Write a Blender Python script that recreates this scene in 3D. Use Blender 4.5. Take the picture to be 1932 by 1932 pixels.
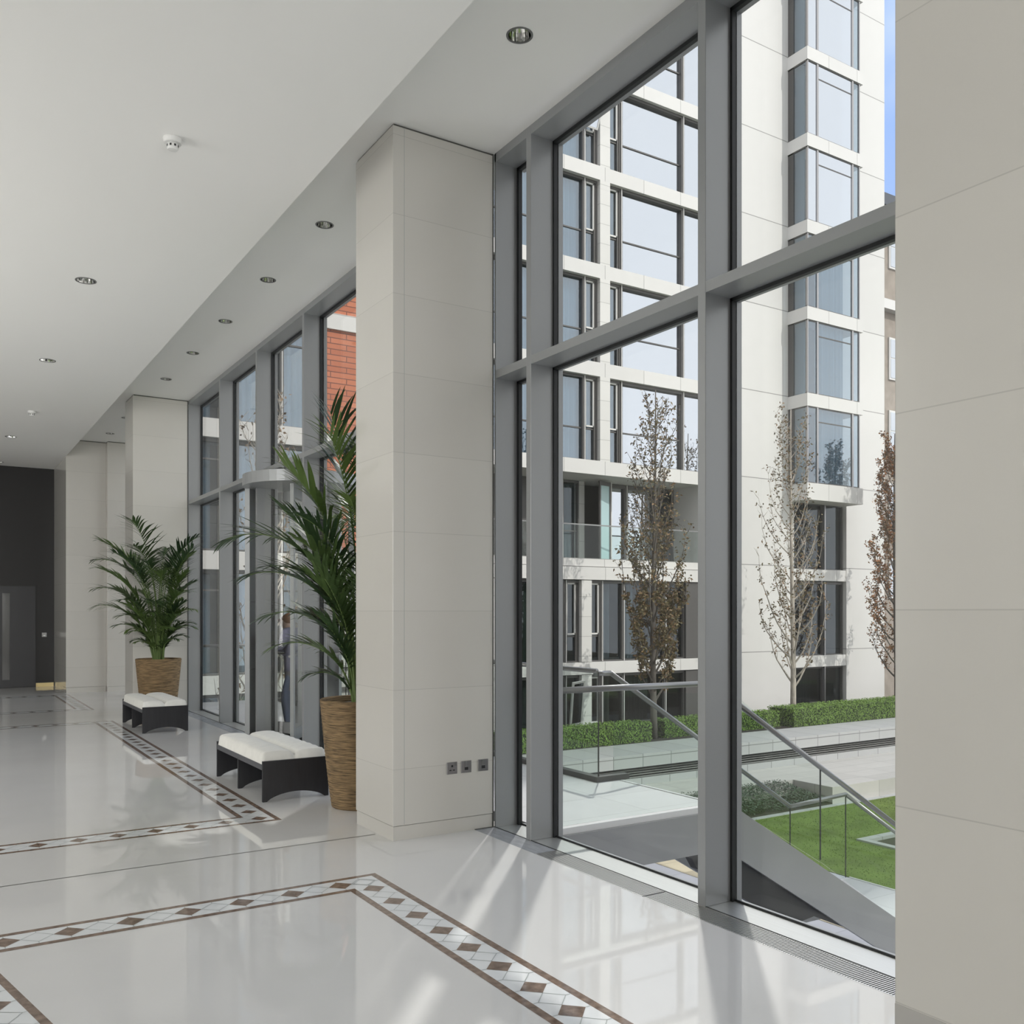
import bpy, bmesh, math, random
from mathutils import Vector, Matrix
random.seed(7)
scene = bpy.context.scene
COL = scene.collection
for o in list(bpy.data.objects): bpy.data.objects.remove(o)

# ------------------------------------------------------------------ camera
cam_d = bpy.data.cameras.new('camera'); cam = bpy.data.objects.new('camera', cam_d); COL.objects.link(cam)
YAW = math.atan2(1104, 1737)
cam.location = (0, 0, 1.6); cam.rotation_euler = (math.pi/2, 0, -YAW)
cam_d.sensor_width = 36; cam_d.lens = 36*1737/1932
cam_d.shift_y = (1154-966)/1932
cam_d.clip_start = .05; cam_d.clip_end = 500
scene.camera = cam
# ------------------------------------------------------------------ exposure
vs = scene.view_settings
vs.view_transform = 'Standard'; vs.look = 'None'; vs.exposure = 0.5; vs.gamma = 1; vs.use_curve_mapping = False
# ------------------------------------------------------------------ sky
SKY_STRENGTH = 1.15
w = bpy.data.worlds.new('sky'); scene.world = w; w.use_nodes = True
nt = w.node_tree; nt.nodes.clear()
out = nt.nodes.new('ShaderNodeOutputWorld'); bg = nt.nodes.new('ShaderNodeBackground')
tc = nt.nodes.new('ShaderNodeTexCoord'); noi = nt.nodes.new('ShaderNodeTexNoise'); noi.inputs['Scale'].default_value = 2.3
noi.inputs['Detail'].default_value = 5; noi.inputs['Roughness'].default_value = .5
rmp = nt.nodes.new('ShaderNodeValToRGB'); rmp.color_ramp.elements[0].position = .34; rmp.color_ramp.elements[1].position = .56
rmp.color_ramp.elements[0].color = (.26, .38, .70, 1); rmp.color_ramp.elements[1].color = (.93, .95, .985, 1)
nt.links.new(tc.outputs['Generated'], noi.inputs['Vector'])
sx_ = nt.nodes.new('ShaderNodeSeparateXYZ'); nt.links.new(tc.outputs['Generated'], sx_.inputs[0])
mm = nt.nodes.new('ShaderNodeMath'); mm.operation = 'MULTIPLY_ADD'; mm.inputs[1].default_value = -.14; nt.links.new(sx_.outputs['Y'], mm.inputs[0]); nt.links.new(noi.outputs['Fac'], mm.inputs[2])
nt.links.new(mm.outputs[0], rmp.inputs['Fac'])
nt.links.new(rmp.outputs['Color'], bg.inputs['Color']); bg.inputs['Strength'].default_value = SKY_STRENGTH
nt.links.new(bg.outputs[0], out.inputs['Surface'])
# ------------------------------------------------------------------ suns
def sun(name, travel, elev, strength, angle, col):
    d = bpy.data.lights.new(name, 'SUN'); d.energy = strength; d.angle = math.radians(angle); d.color = col
    o = bpy.data.objects.new(name, d); COL.objects.link(o)
    h = Vector((travel[0], travel[1], 0)).normalized(); v = Vector((h.x*math.cos(elev), h.y*math.cos(elev), -math.sin(elev)))
    o.rotation_euler = v.to_track_quat('-Z', 'Y').to_euler(); o.location = (10, 5, 30)
sun('sun', (-.34, .94), math.radians(40), 1.5, .6, (1, .97, .92))
sun('sun_glint', (-.66, -.75), math.radians(53), 1.45, 1.2, (1, .98, .95))
# ------------------------------------------------------------------ added fill lamps to brighten the hall, standing for no real fitting or window
def area(name, loc, rot, sx, sy, e, col=(1, 1, 1)):
    d = bpy.data.lights.new(name, 'AREA'); d.shape = 'RECTANGLE'; d.size = sx; d.size_y = sy; d.energy = e; d.color = col
    o = bpy.data.objects.new(name, d); COL.objects.link(o); o.location = loc; o.rotation_euler = rot
area('fill_up_left', (-4.0, 13, 1.8), (math.pi, 0, 0), 1.6, 16, 85, (1, .985, .96))  # added fill lamp shining up at the ceiling from out of view
area('fill_side', (-5.4, 6.9, 2.6), (math.radians(91), 0, math.radians(-33)), 3, 3.6, 210, (1, .99, .97))  # added fill lamp brightening the far pillars; the wall there is solid
area('fill_back', (.6, -6.7, 2.6), (math.radians(97), 0, 0), 5, 3.6, 245, (1, .99, .965))  # added fill lamp behind the camera, no window in that wall

# ================================================================== materials
def mat(name, col, rough=.5, metal=0, spec=.5, noise=None, bump=None, coat=0, objrand=None):
    m = bpy.data.materials.new(name); m.use_nodes = True; n = m.node_tree; b = n.nodes['Principled BSDF']
    b.inputs['Base Color'].default_value = (*col, 1); b.inputs['Roughness'].default_value = rough
    b.inputs['Metallic'].default_value = metal; b.inputs['Specular IOR Level'].default_value = spec
    b.inputs['Coat Weight'].default_value = coat; b.inputs['Coat Roughness'].default_value = .03
    src = None
    if noise:
        sc, amt, stretch = noise[0], noise[1], (noise[2] if len(noise) > 2 else (1, 1, 1))
        g = n.nodes.new('ShaderNodeNewGeometry'); mp = n.nodes.new('ShaderNodeMapping'); mp.inputs['Scale'].default_value = stretch
        t = n.nodes.new('ShaderNodeTexNoise'); t.inputs['Scale'].default_value = sc; t.inputs['Detail'].default_value = 4
        n.links.new(g.outputs['Position'], mp.inputs['Vector']); n.links.new(mp.outputs[0], t.inputs['Vector'])
        r = n.nodes.new('ShaderNodeMapRange'); r.inputs['From Min'].default_value = .3; r.inputs['From Max'].default_value = .7
        r.inputs['To Min'].default_value = 1-amt; r.inputs['To Max'].default_value = 1+amt
        n.links.new(t.outputs['Fac'], r.inputs['Value'])
        v = n.nodes.new('ShaderNodeVectorMath'); v.operation = 'SCALE'; v.inputs[0].default_value = col
        n.links.new(r.outputs[0], v.inputs['Scale']); n.links.new(v.outputs[0], b.inputs['Base Color']); src = v
        if bump:
            bp = n.nodes.new('ShaderNodeBump'); bp.inputs['Strength'].default_value = bump[0]; bp.inputs['Distance'].default_value = bump[1]
            n.links.new(t.outputs['Fac'], bp.inputs['Height']); n.links.new(bp.outputs[0], b.inputs['Normal'])
    if objrand:
        oi = n.nodes.new('ShaderNodeObjectInfo'); mx = n.nodes.new('ShaderNodeMix'); mx.data_type = 'RGBA'
        n.links.new(oi.outputs['Random'], mx.inputs['Factor']); mx.inputs['A'].default_value = (*col, 1); mx.inputs['B'].default_value = (*objrand, 1)
        n.links.new(mx.outputs['Result'], b.inputs['Base Color'])
    return m

def stone(name, col, rough, hz=None, hx=None, lw=.004, dark=.72, var=.05, axis='X', spec=.5, tile=None):
    """cut stone with thin joints in world space: hz=(z0,pitch), vertical joints hx=(x0,pitch) along axis"""
    m = mat(name, col, rough, spec=spec); n = m.node_tree; b = n.nodes['Principled BSDF']; L = n.links
    g = n.nodes.new('ShaderNodeNewGeometry'); s = n.nodes.new('ShaderNodeSeparateXYZ'); L.new(g.outputs['Position'], s.inputs[0])
    def M(op, a, bb=0.0):
        q = n.nodes.new('ShaderNodeMath'); q.operation = op
        for i, v in enumerate((a, bb)):
            if isinstance(v, (int, float)): q.inputs[i].default_value = v
            else: L.new(v, q.inputs[i])
        return q.outputs[0]
    line = None; idx = None
    def joint(src, o0, pitch, width):
        t = M('DIVIDE', M('SUBTRACT', src, o0), pitch); fr = M('FRACT', t); fl = M('FLOOR', t)
        return M('LESS_THAN', fr, width/pitch), fl
    if hz: line, idx = joint(s.outputs['Z'], hz[0], hz[1], lw)
    if hx:
        l2, i2 = joint(s.outputs[axis], hx[0], hx[1], lw)
        line = M('MAXIMUM', line, l2) if line else l2
        idx = M('ADD', idx, M('MULTIPLY', i2, 7.31)) if idx else i2
    if tile:
        ax, o0, p = tile
        l2, i2 = joint(s.outputs[ax], o0, p, lw); line = M('MAXIMUM', line, l2); idx = M('ADD', idx, M('MULTIPLY', i2, 13.7))
    wn = n.nodes.new('ShaderNodeTexWhiteNoise'); wn.noise_dimensions = '1D'
    if idx: L.new(idx, wn.inputs['W'])
    t = n.nodes.new('ShaderNodeTexNoise'); t.inputs['Scale'].default_value = 3.0; t.inputs['Detail'].default_value = 5
    L.new(g.outputs['Position'], t.inputs['Vector'])
    f = M('ADD', M('MULTIPLY', M('SUBTRACT', wn.outputs['Value'], .5), var), M('MULTIPLY', M('SUBTRACT', t.outputs['Fac'], .5), var*1.2))
    f = M('ADD', f, 1.0)
    if line: f = M('MULTIPLY', f, M('SUBTRACT', 1.0, M('MULTIPLY', line, 1-dark)))
    v = n.nodes.new('ShaderNodeVectorMath'); v.operation = 'SCALE'; v.inputs[0].default_value = col
    L.new(f, v.inputs['Scale']); L.new(v.outputs[0], b.inputs['Base Color'])
    return m

def glass(name, tint, f0=.05, fmax=.9, rough=0.0, mirror=(1, 1, 1)):
    """thin architectural glazing: see-through tint plus a reflection that grows towards grazing"""
    m = bpy.data.materials.new(name); m.use_nodes = True; n = m.node_tree; n.nodes.clear(); L = n.links
    o = n.nodes.new('ShaderNodeOutputMaterial'); t = n.nodes.new('ShaderNodeBsdfTransparent'); t.inputs[0].default_value = (*tint, 1)
    gl = n.nodes.new('ShaderNodeBsdfGlossy'); gl.inputs['Roughness'].default_value = rough; gl.inputs['Color'].default_value = (*mirror, 1)
    lw = n.nodes.new('ShaderNodeLayerWeight'); lw.inputs['Blend'].default_value = .5
    p = n.nodes.new('ShaderNodeMath'); p.operation = 'POWER'; L.new(lw.outputs['Facing'], p.inputs[0]); p.inputs[1].default_value = 5
    r = n.nodes.new('ShaderNodeMapRange'); r.inputs['To Min'].default_value = f0; r.inputs['To Max'].default_value = fmax
    L.new(p.outputs[0], r.inputs['Value'])
    mx = n.nodes.new('ShaderNodeMixShader'); L.new(r.outputs[0], mx.inputs[0]); L.new(t.outputs[0], mx.inputs[1]); L.new(gl.outputs[0], mx.inputs[2])
    L.new(mx.outputs[0], o.inputs['Surface'])
    return m

def brick_mat():
    m = mat('brick_red', (.42, .13, .07), .85); n = m.node_tree; b = n.nodes['Principled BSDF']
    g = n.nodes.new('ShaderNodeNewGeometry'); mp = n.nodes.new('ShaderNodeMapping'); mp.inputs['Rotation'].default_value = (math.pi/2, 0, 0)
    t = n.nodes.new('ShaderNodeTexBrick'); t.inputs['Scale'].default_value = 1; t.inputs['Brick Width'].default_value = .9; t.inputs['Row Height'].default_value = .15
    t.inputs['Mortar Size'].default_value = .013; t.inputs['Color1'].default_value = (.56, .20, .11, 1); t.inputs['Color2'].default_value = (.46, .15, .08, 1); t.inputs['Mortar'].default_value = (.20, .08, .06, 1)
    n.links.new(g.outputs['Position'], mp.inputs[0]); n.links.new(mp.outputs[0], t.inputs['Vector']); n.links.new(t.outputs['Color'], b.inputs['Base Color'])
    return m

M_ = {}
M_['paint'] = mat('ceiling_paint', (.88, .875, .85), .9, spec=.2)
M_['paint_soft'] = mat('wall_paint', (.78, .78, .76), .9, spec=.2)
M_['floor'] = mat('polished_floor', (.71, .705, .695), .03, spec=.62, noise=(1.1, .03))
M_['inlay_white'] = mat('inlay_white_marble', (.77, .79, .80), .035, spec=.6, noise=(6, .03))
M_['inlay_brown'] = mat('inlay_brown_marble', (.215, .155, .120), .05, spec=.55, noise=(26, .35))
M_['inlay_line'] = mat('inlay_joint', (.42, .45, .44), .2)
M_['joint_dark'] = mat('floor_joint_dark', (.12, .12, .11), .4)
M_['lime'] = stone('limestone_cladding', (.65, .63, .585), .14, hz=(.496, .5535), lw=.004, dark=.83, var=.035)
M_['lime_grey'] = stone('grey_base_course', (.47, .455, .43), .2, var=.03)
M_['frame'] = mat('frame_grey_metal', (.36, .37, .375), .36, metal=.35, spec=.5)
M_['sill'] = mat('brushed_sill_metal', (.62, .63, .62), .38, metal=.75, noise=(60, .04, (1, .05, 1)))
M_['gasket'] = mat('black_gasket', (.015, .017, .018), .5)
M_['pane'] = glass('clear_glass', (.975, .978, .968), .02, .8)
M_['rail_glass'] = glass('balustrade_glass', (.94, .972, .958), .018, .8)
M_['canopy_metal'] = mat('brushed_stainless', (.27, .27, .265), .36, metal=.75)
M_['white_edge'] = mat('white_metal_edge', (.85, .85, .84), .3, metal=.2)
M_['slot'] = mat('grille_well_dark', (.02, .02, .02), .8)
M_['grille'] = mat('grille_aluminium', (.62, .62, .61), .35, metal=.8)
M_['plate'] = mat('threshold_grey_stone', (.36, .375, .40), .25, noise=(7, .14, (3, 1, 1)))
M_['dark_wall'] = mat('charcoal_panelling', (.017, .016, .016), .42, spec=.4)
M_['dark_door'] = mat('charcoal_door_leaf', (.021, .021, .025), .36)
M_['gold'] = mat('brass_kickplate', (.60, .48, .24), .35, metal=.5)
M_['steel_plate'] = mat('steel_faceplate', (.34, .33, .33), .32, metal=.9, noise=(40, .05))
M_['black'] = mat('black_plastic', (.02, .02, .022), .4)
M_['white_plastic'] = mat('white_plastic', (.76, .76, .74), .45)
M_['chrome'] = mat('chrome_reflector', (.85, .85, .84), .08, metal=1)
M_['lamp'] = mat('lamp_lens', (.55, .56, .46), .3)
M_['ebony'] = mat('ebony_veneer', (.020, .020, .023), .38, noise=(30, .2, (1, 1, .1)))
M_['rail_wood'] = mat('grey_bench_rail', (.085, .085, .095), .35)
M_['cream'] = mat('cream_upholstery', (.80, .79, .745), .85, spec=.15, noise=(14, .035), bump=(.25, .01))
M_['soil'] = mat('potting_soil', (.035, .028, .02), .95)
M_['wicker'] = mat('woven_wicker', (.24, .16, .08), .8, noise=(9, .6, (.9, .9, 11)), bump=(1, .02))
M_['palm'] = mat('palm_leaf', (.040, .080, .034), .45, spec=.5, objrand=(.13, .20, .05))
M_['palm_stem'] = mat('palm_stem', (.15, .22, .07), .5)
M_['granite'] = stone('terrace_granite', (.60, .595, .585), .55, hx=(.1, 1.2), axis='X', tile=('Y', .3, .6), lw=.008, dark=.75, var=.16)
M_['sandstone'] = stone('lower_paving_sandstone', (.52, .46, .33), .7, hx=(.1, .62), axis='X', tile=('Y', .3, .62), lw=.012, dark=.6, var=.35)
M_['bluestone'] = stone('lower_paving_bluestone', (.40, .41, .45), .6, hx=(.1, .9), axis='Y', lw=.012, dark=.65, var=.15)
M_['stringer'] = mat('stair_stringer_metal', (.36, .365, .365), .32, metal=.5, noise=(2, .04))
M_['facade'] = stone('pale_facade_stone', (.64, .63, .61), .55, hz=(6.35-3.1, 3.1), hx=(22.9, 1.6), lw=.022, dark=.55, var=.05)
M_['facade_b'] = stone('pale_wall_stone', (.64, .63, .61), .6, hz=(6.35-6.2, 3.1), lw=.03, dark=.45, var=.05)
M_['pier'] = stone('pale_pier_stone', (.64, .63, .605), .55, hz=(.2, .62), lw=.015, dark=.6, var=.05)
M_['wframe'] = mat('window_frame_taupe', (.10, .096, .093), .45, metal=.2)
M_['wframe_light'] = mat('window_frame_white', (.66, .65, .63), .4)
M_['mirror'] = glass('coated_window_glass', (.30, .34, .38), .56, .95, mirror=(.90, .94, 1))
M_['blue_glass'] = glass('curtained_window_glass', (.60, .67, .72), .17, .85, mirror=(.88, .94, 1))
M_['dim_glass'] = glass('lower_window_glass', (.50, .54, .56), .06, .7, mirror=(.9, .95, 1))
M_['curtain'] = mat('pale_curtain', (.60, .66, .68), .9)
M_['curtain_green'] = mat('sheer_curtain', (.40, .43, .32), .9)
M_['curtain_dark'] = mat('dark_curtain', (.15, .145, .14), .9)
M_['vision'] = mat('wired_dark_glass', (.10, .10, .10), .08, spec=1)
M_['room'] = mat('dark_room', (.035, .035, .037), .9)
M_['screen'] = mat('frosted_teal_screen', (.42, .58, .60), .25)
M_['brick'] = brick_mat()
M_['brown_stone'] = mat('far_building_stone', (.30, .26, .22), .8, noise=(2, .15))
M_['slate'] = mat('slate_roof', (.07, .08, .10), .6)
M_['ledge'] = stone('ledge_granite', (.40, .405, .405), .5, hz=(-2.09, 20), hx=(.1, .95), axis='X', lw=.02, dark=.42, var=.08)
M_['paving'] = stone('courtyard_paving', (.46, .45, .425), .55, hx=(.2, 1.3), axis='X', tile=('Y', .1, .65), lw=.02, dark=.72, var=.14)
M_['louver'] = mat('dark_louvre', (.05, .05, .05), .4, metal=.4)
M_['louver_edge'] = mat('louvre_edge', (.50, .50, .49), .3, metal=.5)
M_['grass'] = mat('lawn_grass', (.115, .165, .040), .9, spec=.1, noise=(1.6, .25), bump=(.5, .05))
M_['blade'] = mat('grass_blade', (.125, .185, .045), .8)
M_['hedge'] = mat('hedge_leaf', (.13, .225, .035), .7, noise=(5, .35))
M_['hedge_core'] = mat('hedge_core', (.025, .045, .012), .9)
M_['bedleaf'] = mat('groundcover_leaf', (.055, .085, .05), .5, noise=(9, .5))
M_['earth'] = mat('dark_earth', (.03, .026, .02), .95)
M_['bark'] = mat('bark', (.11, .098, .085), .9, noise=(20, .25, (1, 1, .2)))
M_['bark_pale'] = mat('pale_bark', (.42, .38, .33), .9, noise=(20, .25, (1, 1, .2)))
M_['dryleaf'] = mat('dry_brown_leaf', (.20, .125, .06), .7, noise=(3, .4))
M_['oliveleaf'] = mat('olive_brown_leaf', (.13, .105, .045), .7, noise=(3, .4))
M_['orangeleaf'] = mat('orange_brown_leaf', (.30, .13, .05), .7, noise=(3, .4))
M_['skin'] = mat('skin', (.55, .36, .28), .6)
M_['hair'] = mat('auburn_hair', (.30, .13, .05), .6)
M_['coat'] = mat('lavender_grey_coat', (.20, .20, .30), .85, noise=(5, .1))
M_['skirt'] = mat('grey_coat_hem', (.16, .15, .17), .85)
M_['jeans'] = mat('blue_denim', (.10, .13, .22), .85)
M_['shoe'] = mat('dark_shoe', (.03, .03, .035), .5)

# ================================================================== mesh helpers
class MB:
    def __init__(s): s.v = []; s.f = []; s.mi = []
    def quad(s, a, b, c, d, m=0):
        i = len(s.v); s.v += [tuple(a), tuple(b), tuple(c), tuple(d)]; s.f.append((i, i+1, i+2, i+3)); s.mi.append(m)
    def poly(s, pts, m=0):
        i = len(s.v); s.v += [tuple(p) for p in pts]; s.f.append(tuple(range(i, i+len(pts)))); s.mi.append(m)
    def box(s, x0, x1, y0, y1, z0, z1, m=0, T=None):
        i = len(s.v)
        P = [(x0,y0,z0),(x1,y0,z0),(x1,y1,z0),(x0,y1,z0),(x0,y0,z1),(x1,y0,z1),(x1,y1,z1),(x0,y1,z1)]
        if T is not None: P = [tuple(T @ Vector(p)) for p in P]
        s.v += P
        for f in ((0,3,2,1),(4,5,6,7),(0,1,5,4),(1,2,6,5),(2,3,7,6),(3,0,4,7)): s.f.append(tuple(i+k for k in f)); s.mi.append(m)
        return s
    def prism(s, pts, axis, a, b, m=0):
        """extrude a 2D outline: axis 'Y' -> pts are (x,z) from y=a to b; 'X' -> pts are (y,z); 'Z' -> (x,y)"""
        def P(p, t): return (p[0], t, p[1]) if axis == 'Y' else ((t, p[0], p[1]) if axis == 'X' else (p[0], p[1], t))
        i = len(s.v); n = len(pts); s.v += [P(p, a) for p in pts] + [P(p, b) for p in pts]
        s.f.append(tuple(range(i, i+n))[::-1]); s.f.append(tuple(range(i+n, i+2*n))); s.mi += [m, m]
        for k in range(n): s.f.append((i+k, i+(k+1) % n, i+n+(k+1) % n, i+n+k)); s.mi.append(m)
        return s
    def tube(s, pts, rad, n=8, m=0, caps=True):
        pts = [Vector(p) for p in pts]; rings = []
        rr = rad if isinstance(rad, (list, tuple)) else [rad]*len(pts)
        up = None
        for k, p in enumerate(pts):
            d = (pts[min(k+1, len(pts)-1)] - pts[max(k-1, 0)]).normalized()
            if up is None: up = Vector((0, 0, 1)) if abs(d.z) < .9 else Vector((1, 0, 0))
            a = d.cross(up);
            if a.length < 1e-4: a = d.cross(Vector((0, 1, .1)))
            a.normalize(); b = a.cross(d).normalized(); up = b
            i = len(s.v); rings.append(i)
            for q in range(n):
                t = 2*math.pi*q/n; s.v.append(tuple(p + a*math.cos(t)*rr[k] + b*math.sin(t)*rr[k]))
        for k in range(len(pts)-1):
            for q in range(n):
                s.f.append((rings[k]+q, rings[k]+(q+1) % n, rings[k+1]+(q+1) % n, rings[k+1]+q)); s.mi.append(m)
        if caps:
            s.f.append(tuple(rings[0]+q for q in range(n))[::-1]); s.f.append(tuple(rings[-1]+q for q in range(n))); s.mi += [m, m]
        return s
    def lathe(s, prof, c, n=32, m=0, close=False):
        rings = []
        for r, z in prof:
            i = len(s.v); rings.append(i)
            for q in range(n): t = 2*math.pi*q/n; s.v.append((c[0]+r*math.cos(t), c[1]+r*math.sin(t), c[2]+z))
        for k in range(len(prof)-1):
            for q in range(n): s.f.append((rings[k]+q, rings[k]+(q+1) % n, rings[k+1]+(q+1) % n, rings[k+1]+q)); s.mi.append(m)
        if close:
            s.f.append(tuple(rings[0]+q for q in range(n))[::-1]); s.f.append(tuple(rings[-1]+q for q in range(n))); s.mi += [m, m]
        return s
    def build(s, name, mats, parent=None, smooth=False, bevel=0, origin=None):
        me = bpy.data.meshes.new(name)
        v = s.v
        if origin is not None: v = [(a[0]-origin[0], a[1]-origin[1], a[2]-origin[2]) for a in v]
        me.from_pydata(v, [], s.f)
        if not isinstance(mats, (list, tuple)): mats = [mats]
        for m in mats: me.materials.append(M_[m] if isinstance(m, str) else m)
        for p, i in zip(me.polygons, s.mi): p.material_index = i; p.use_smooth = smooth
        me.update()
        o = bpy.data.objects.new(name, me); COL.objects.link(o)
        if parent is not None: o.parent = parent
        if origin is not None and parent is None: o.location = origin
        if bevel:
            b = o.modifiers.new('bevel', 'BEVEL'); b.width = bevel; b.segments = 2; b.limit_method = 'ANGLE'
        return o

def B(name, m, *boxes, parent=None, **k):
    mb = MB()
    for b in boxes: mb.box(*b)
    return mb.build(name, m, parent, **k)
def struct(o): o['kind'] = 'structure'; return o
def tag(o, label, cat, group=None, kind=None):
    o['label'] = label; o['category'] = cat
    if group: o['group'] = group
    if kind: o['kind'] = kind
    return o
def thing(name, loc=(0, 0, 0), label=None, cat=None, group=None):
    o = bpy.data.objects.new(name, None); COL.objects.link(o); o.location = loc; o.empty_display_size = .1
    if label: tag(o, label, cat, group)
    return o
def local(o, parent):
    """parent a mesh built in world coordinates to an empty without rotation"""
    o.parent = parent; o.location = o.location - parent.location; return o
def copy_tree(o, parent=None):
    c = o.copy(); COL.objects.link(c)
    if parent is not None: c.parent = parent
    for ch in list(o.children): copy_tree(ch, c)
    return c

XF, XG = 3.56, 3.78          # inner face of the frames, glass plane
ZC, ZL, XS = 5.0, 4.66, 2.31 # window strip ceiling, main ceiling, edge between them
Y0, Y1 = -7.0, 22.0

# ================================================================== floor with inlays
fb = MB()
FM = ['floor', 'inlay_white', 'inlay_brown', 'inlay_line', 'joint_dark']
fb.box(-6, 3.39, Y0, Y1, -.12, 0)
def rect(x0, x1, y0, y1, m, z=.0006): fb.quad((x0, y0, z), (x1, y0, z), (x1, y1, z), (x0, y1, z), m)
def diamond(cx, cy, h, m, z=.0014): fb.quad((cx-h, cy, z), (cx, cy-h, z), (cx+h, cy, z), (cx, cy+h, z), m)
def line(a, b, w=.004, m=3, z=.0016):
    a = Vector((*a, z)); b = Vector((*b, z)); d = (b-a).normalized(); p = Vector((-d.y, d.x, 0))*w/2
    fb.quad(a-p, b-p, b+p, a+p, m)
BW, SW = .27, .041
def run(p0, dirv, length, pitch, first):
    """chain of brown and white diamonds along the middle of a band"""
    d = Vector(dirv).normalized(); s_ = Vector((-d.y, d.x)); h = pitch/4
    t = first-pitch/2; k = 1
    if t < 0: t = first; k = 0
    while t < length:
        c = Vector(p0)+d*t
        if k == 0: fb.quad(*[(q.x, q.y, .0014) for q in (c-d*h, c-s_*h, c+d*h, c+s_*h)], 2)
        else:
            for a, b in ((c-d*h, c-s_*h), (c-s_*h, c+d*h), (c+d*h, c+s_*h), (c+s_*h, c-d*h)): line(a, b)
        for sg in (1, -1): line(c+s_*h*sg, c+s_*(BW/2-SW)*sg)
        t += pitch/2; k = 1-k
def border(x0, x1, y0, y1, dx, dy, ph_far=None, ph_near=None):
    rects = [(x0, x1, y0, y1, 2, .0004), (x0+SW, x1-SW, y0+SW, y1-SW, 1, .0006), (x0+BW-SW, x1-BW+SW, y0+BW-SW, y1-BW+SW, 2, .0008), (x0+BW, x1-BW, y0+BW, y1-BW, 0, .0010)]
    # frames as rings so that no face overlaps another
    for i, (a, b, c, d, m, z) in enumerate(rects[:3]):
        A, Bq, Cq, D = rects[i+1][:4]
        for q in ((a, b, c, Cq), (a, b, D, d), (a, A, Cq, D), (Bq, b, Cq, D)): rect(*q, m)
    xm, ym0, ym1 = x1-BW/2, y0+BW/2, y1-BW/2
    run((xm, ym0), (0, 1), ym1-ym0, dy, 0); run((xm, ym1), (-1, 0), x1-x0-BW, dx, dx/2); run((xm, ym0), (-1, 0), x1-x0-BW, dx, dx)
    run((x0+BW/2, ym0), (0, 1), ym1-ym0, dy, 0)
border(-3.4, 2.315, -1.3, 5.205, .287, .2765)
border(-3.4, 2.305, 6.925, 14.56, .2545, .2735)
border(-3.4, 2.31, 16.33, 19.60, .2545, .2735)
# slanted inlay in the middle of the near panel
dA = Vector((.205, -1)).normalized(); pA = Vector((.274, 4.65)); nA = Vector((-dA.y, dA.x))*-1
for (o0, o1, m) in ((0, .036, 2), (.036, .215, 1), (.215, .251, 2)):
    a0 = pA + nA*o0 - dA*.1; a1 = pA + nA*o1 - dA*.1; e0 = a0 + dA*2.2; e1 = a1 + dA*2.2
    fb.quad((a0.x, a0.y, .0006), (a1.x, a1.y, .0006), (e1.x, e1.y, .0006), (e0.x, e0.y, .0006), m)
_bw, _sw = BW, SW; BW, SW = .251, .036
run(pA + nA*.1255 - dA*.1, dA, 2.1, .287, .46); BW, SW = _bw, _sw
line((-6, 6.11), (2.72, 6.11), .009, 4); line((-6, 15.5), (2.72, 15.5), .009, 4)
line((2.72, -6), (2.72, -6.5), .009, 4)
struct(fb.build('floor', FM))

# floor grille and threshold plates along the glazing
g1 = thing('floor_grille', (3.475, -1, 0), 'long metal heating grille of fine crosswise bars along the foot of the near glazing', 'grille')
gb = MB(); y = -3.0
while y < 5.05: gb.box(3.398, 3.552, y, y+.0068, -.016, .0); y += .0138
local(gb.build('bars', 'grille'), g1)
gb = MB(); gb.box(3.39, 3.398, -3, 5.05, -.03, .001); gb.box(3.552, 3.56, -3, 5.05, -.03, .001); gb.box(3.39, 3.56, 3.965, 3.972, -.03, .001, 1); gb.box(3.39, 3.56, -3, 5.05, -.06, -.03, 1)
local(gb.build('edge_frame', ['grille', 'slot']), g1)
struct(B('trim_1', 'plate', (3.39, 3.56, 5.05, 5.845, -.06, 0)))
struct(B('trim_2', 'plate', (3.39, 3.56, 6.5, 15.33, -.06, 0), (3.39, 3.56, 15.98, 19.8, -.06, 0)))
struct(B('trim_3', 'joint_dark', (3.39, 3.56, 5.838, 5.845, 0, .006)))

# ================================================================== ceilings with round openings for the fittings
UP = [4.558, 7.712, 9.302, 10.896, 12.463, 14.066, 17.261, 18.938]
LOW_L = [(1.24, y) for y in (9.294, 12.497, 18.289, 21.5)]
def holed(name, x0, x1, y0, y1, z, ztop, holes, r, m):
    mb = MB(); h = r*1.6
    ys = sorted(set(hy for _, hy in holes)); cur = y0
    def q(a, b, c, d): mb.quad((a, d, z), (b, d, z), (b, c, z), (a, c, z))
    for yy in ys:
        q(x0, x1, cur, yy-h); cur = yy+h
        xs = sorted(hx for hx, hy in holes if hy == yy); cx = x0
        for xx in xs:
            q(cx, xx-h, yy-h, yy+h); cx = xx+h
            n = 32; ring = []; sq = []
            for k in range(n):
                t = 2*math.pi*k/n; c_, s_ = math.cos(t), math.sin(t); e = h/max(abs(c_), abs(s_))
                ring.append((xx+r*c_, yy+r*s_, z)); sq.append((xx+e*c_, yy+e*s_, z))
            for k in range(n): mb.quad(ring[k], ring[(k+1) % n], sq[(k+1) % n], sq[k])
        q(cx, x1, yy-h, yy+h)
    q(x0, x1, cur, y1)
    # upper side and rim
    mb.quad((x0, y0, ztop), (x1, y0, ztop), (x1, y1, ztop), (x0, y1, ztop))
    for a, b in (((x0, y0), (x1, y0)), ((x1, y0), (x1, y1)), ((x1, y1), (x0, y1)), ((x0, y1), (x0, y0))):
        mb.quad((*a, z), (*b, z), (*b, ztop), (*a, ztop))
    return struct(mb.build(name, m))
holed('ceiling', -6, XS, Y0, Y1, ZL, 5.3, LOW_L, .082, 'paint')
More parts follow.
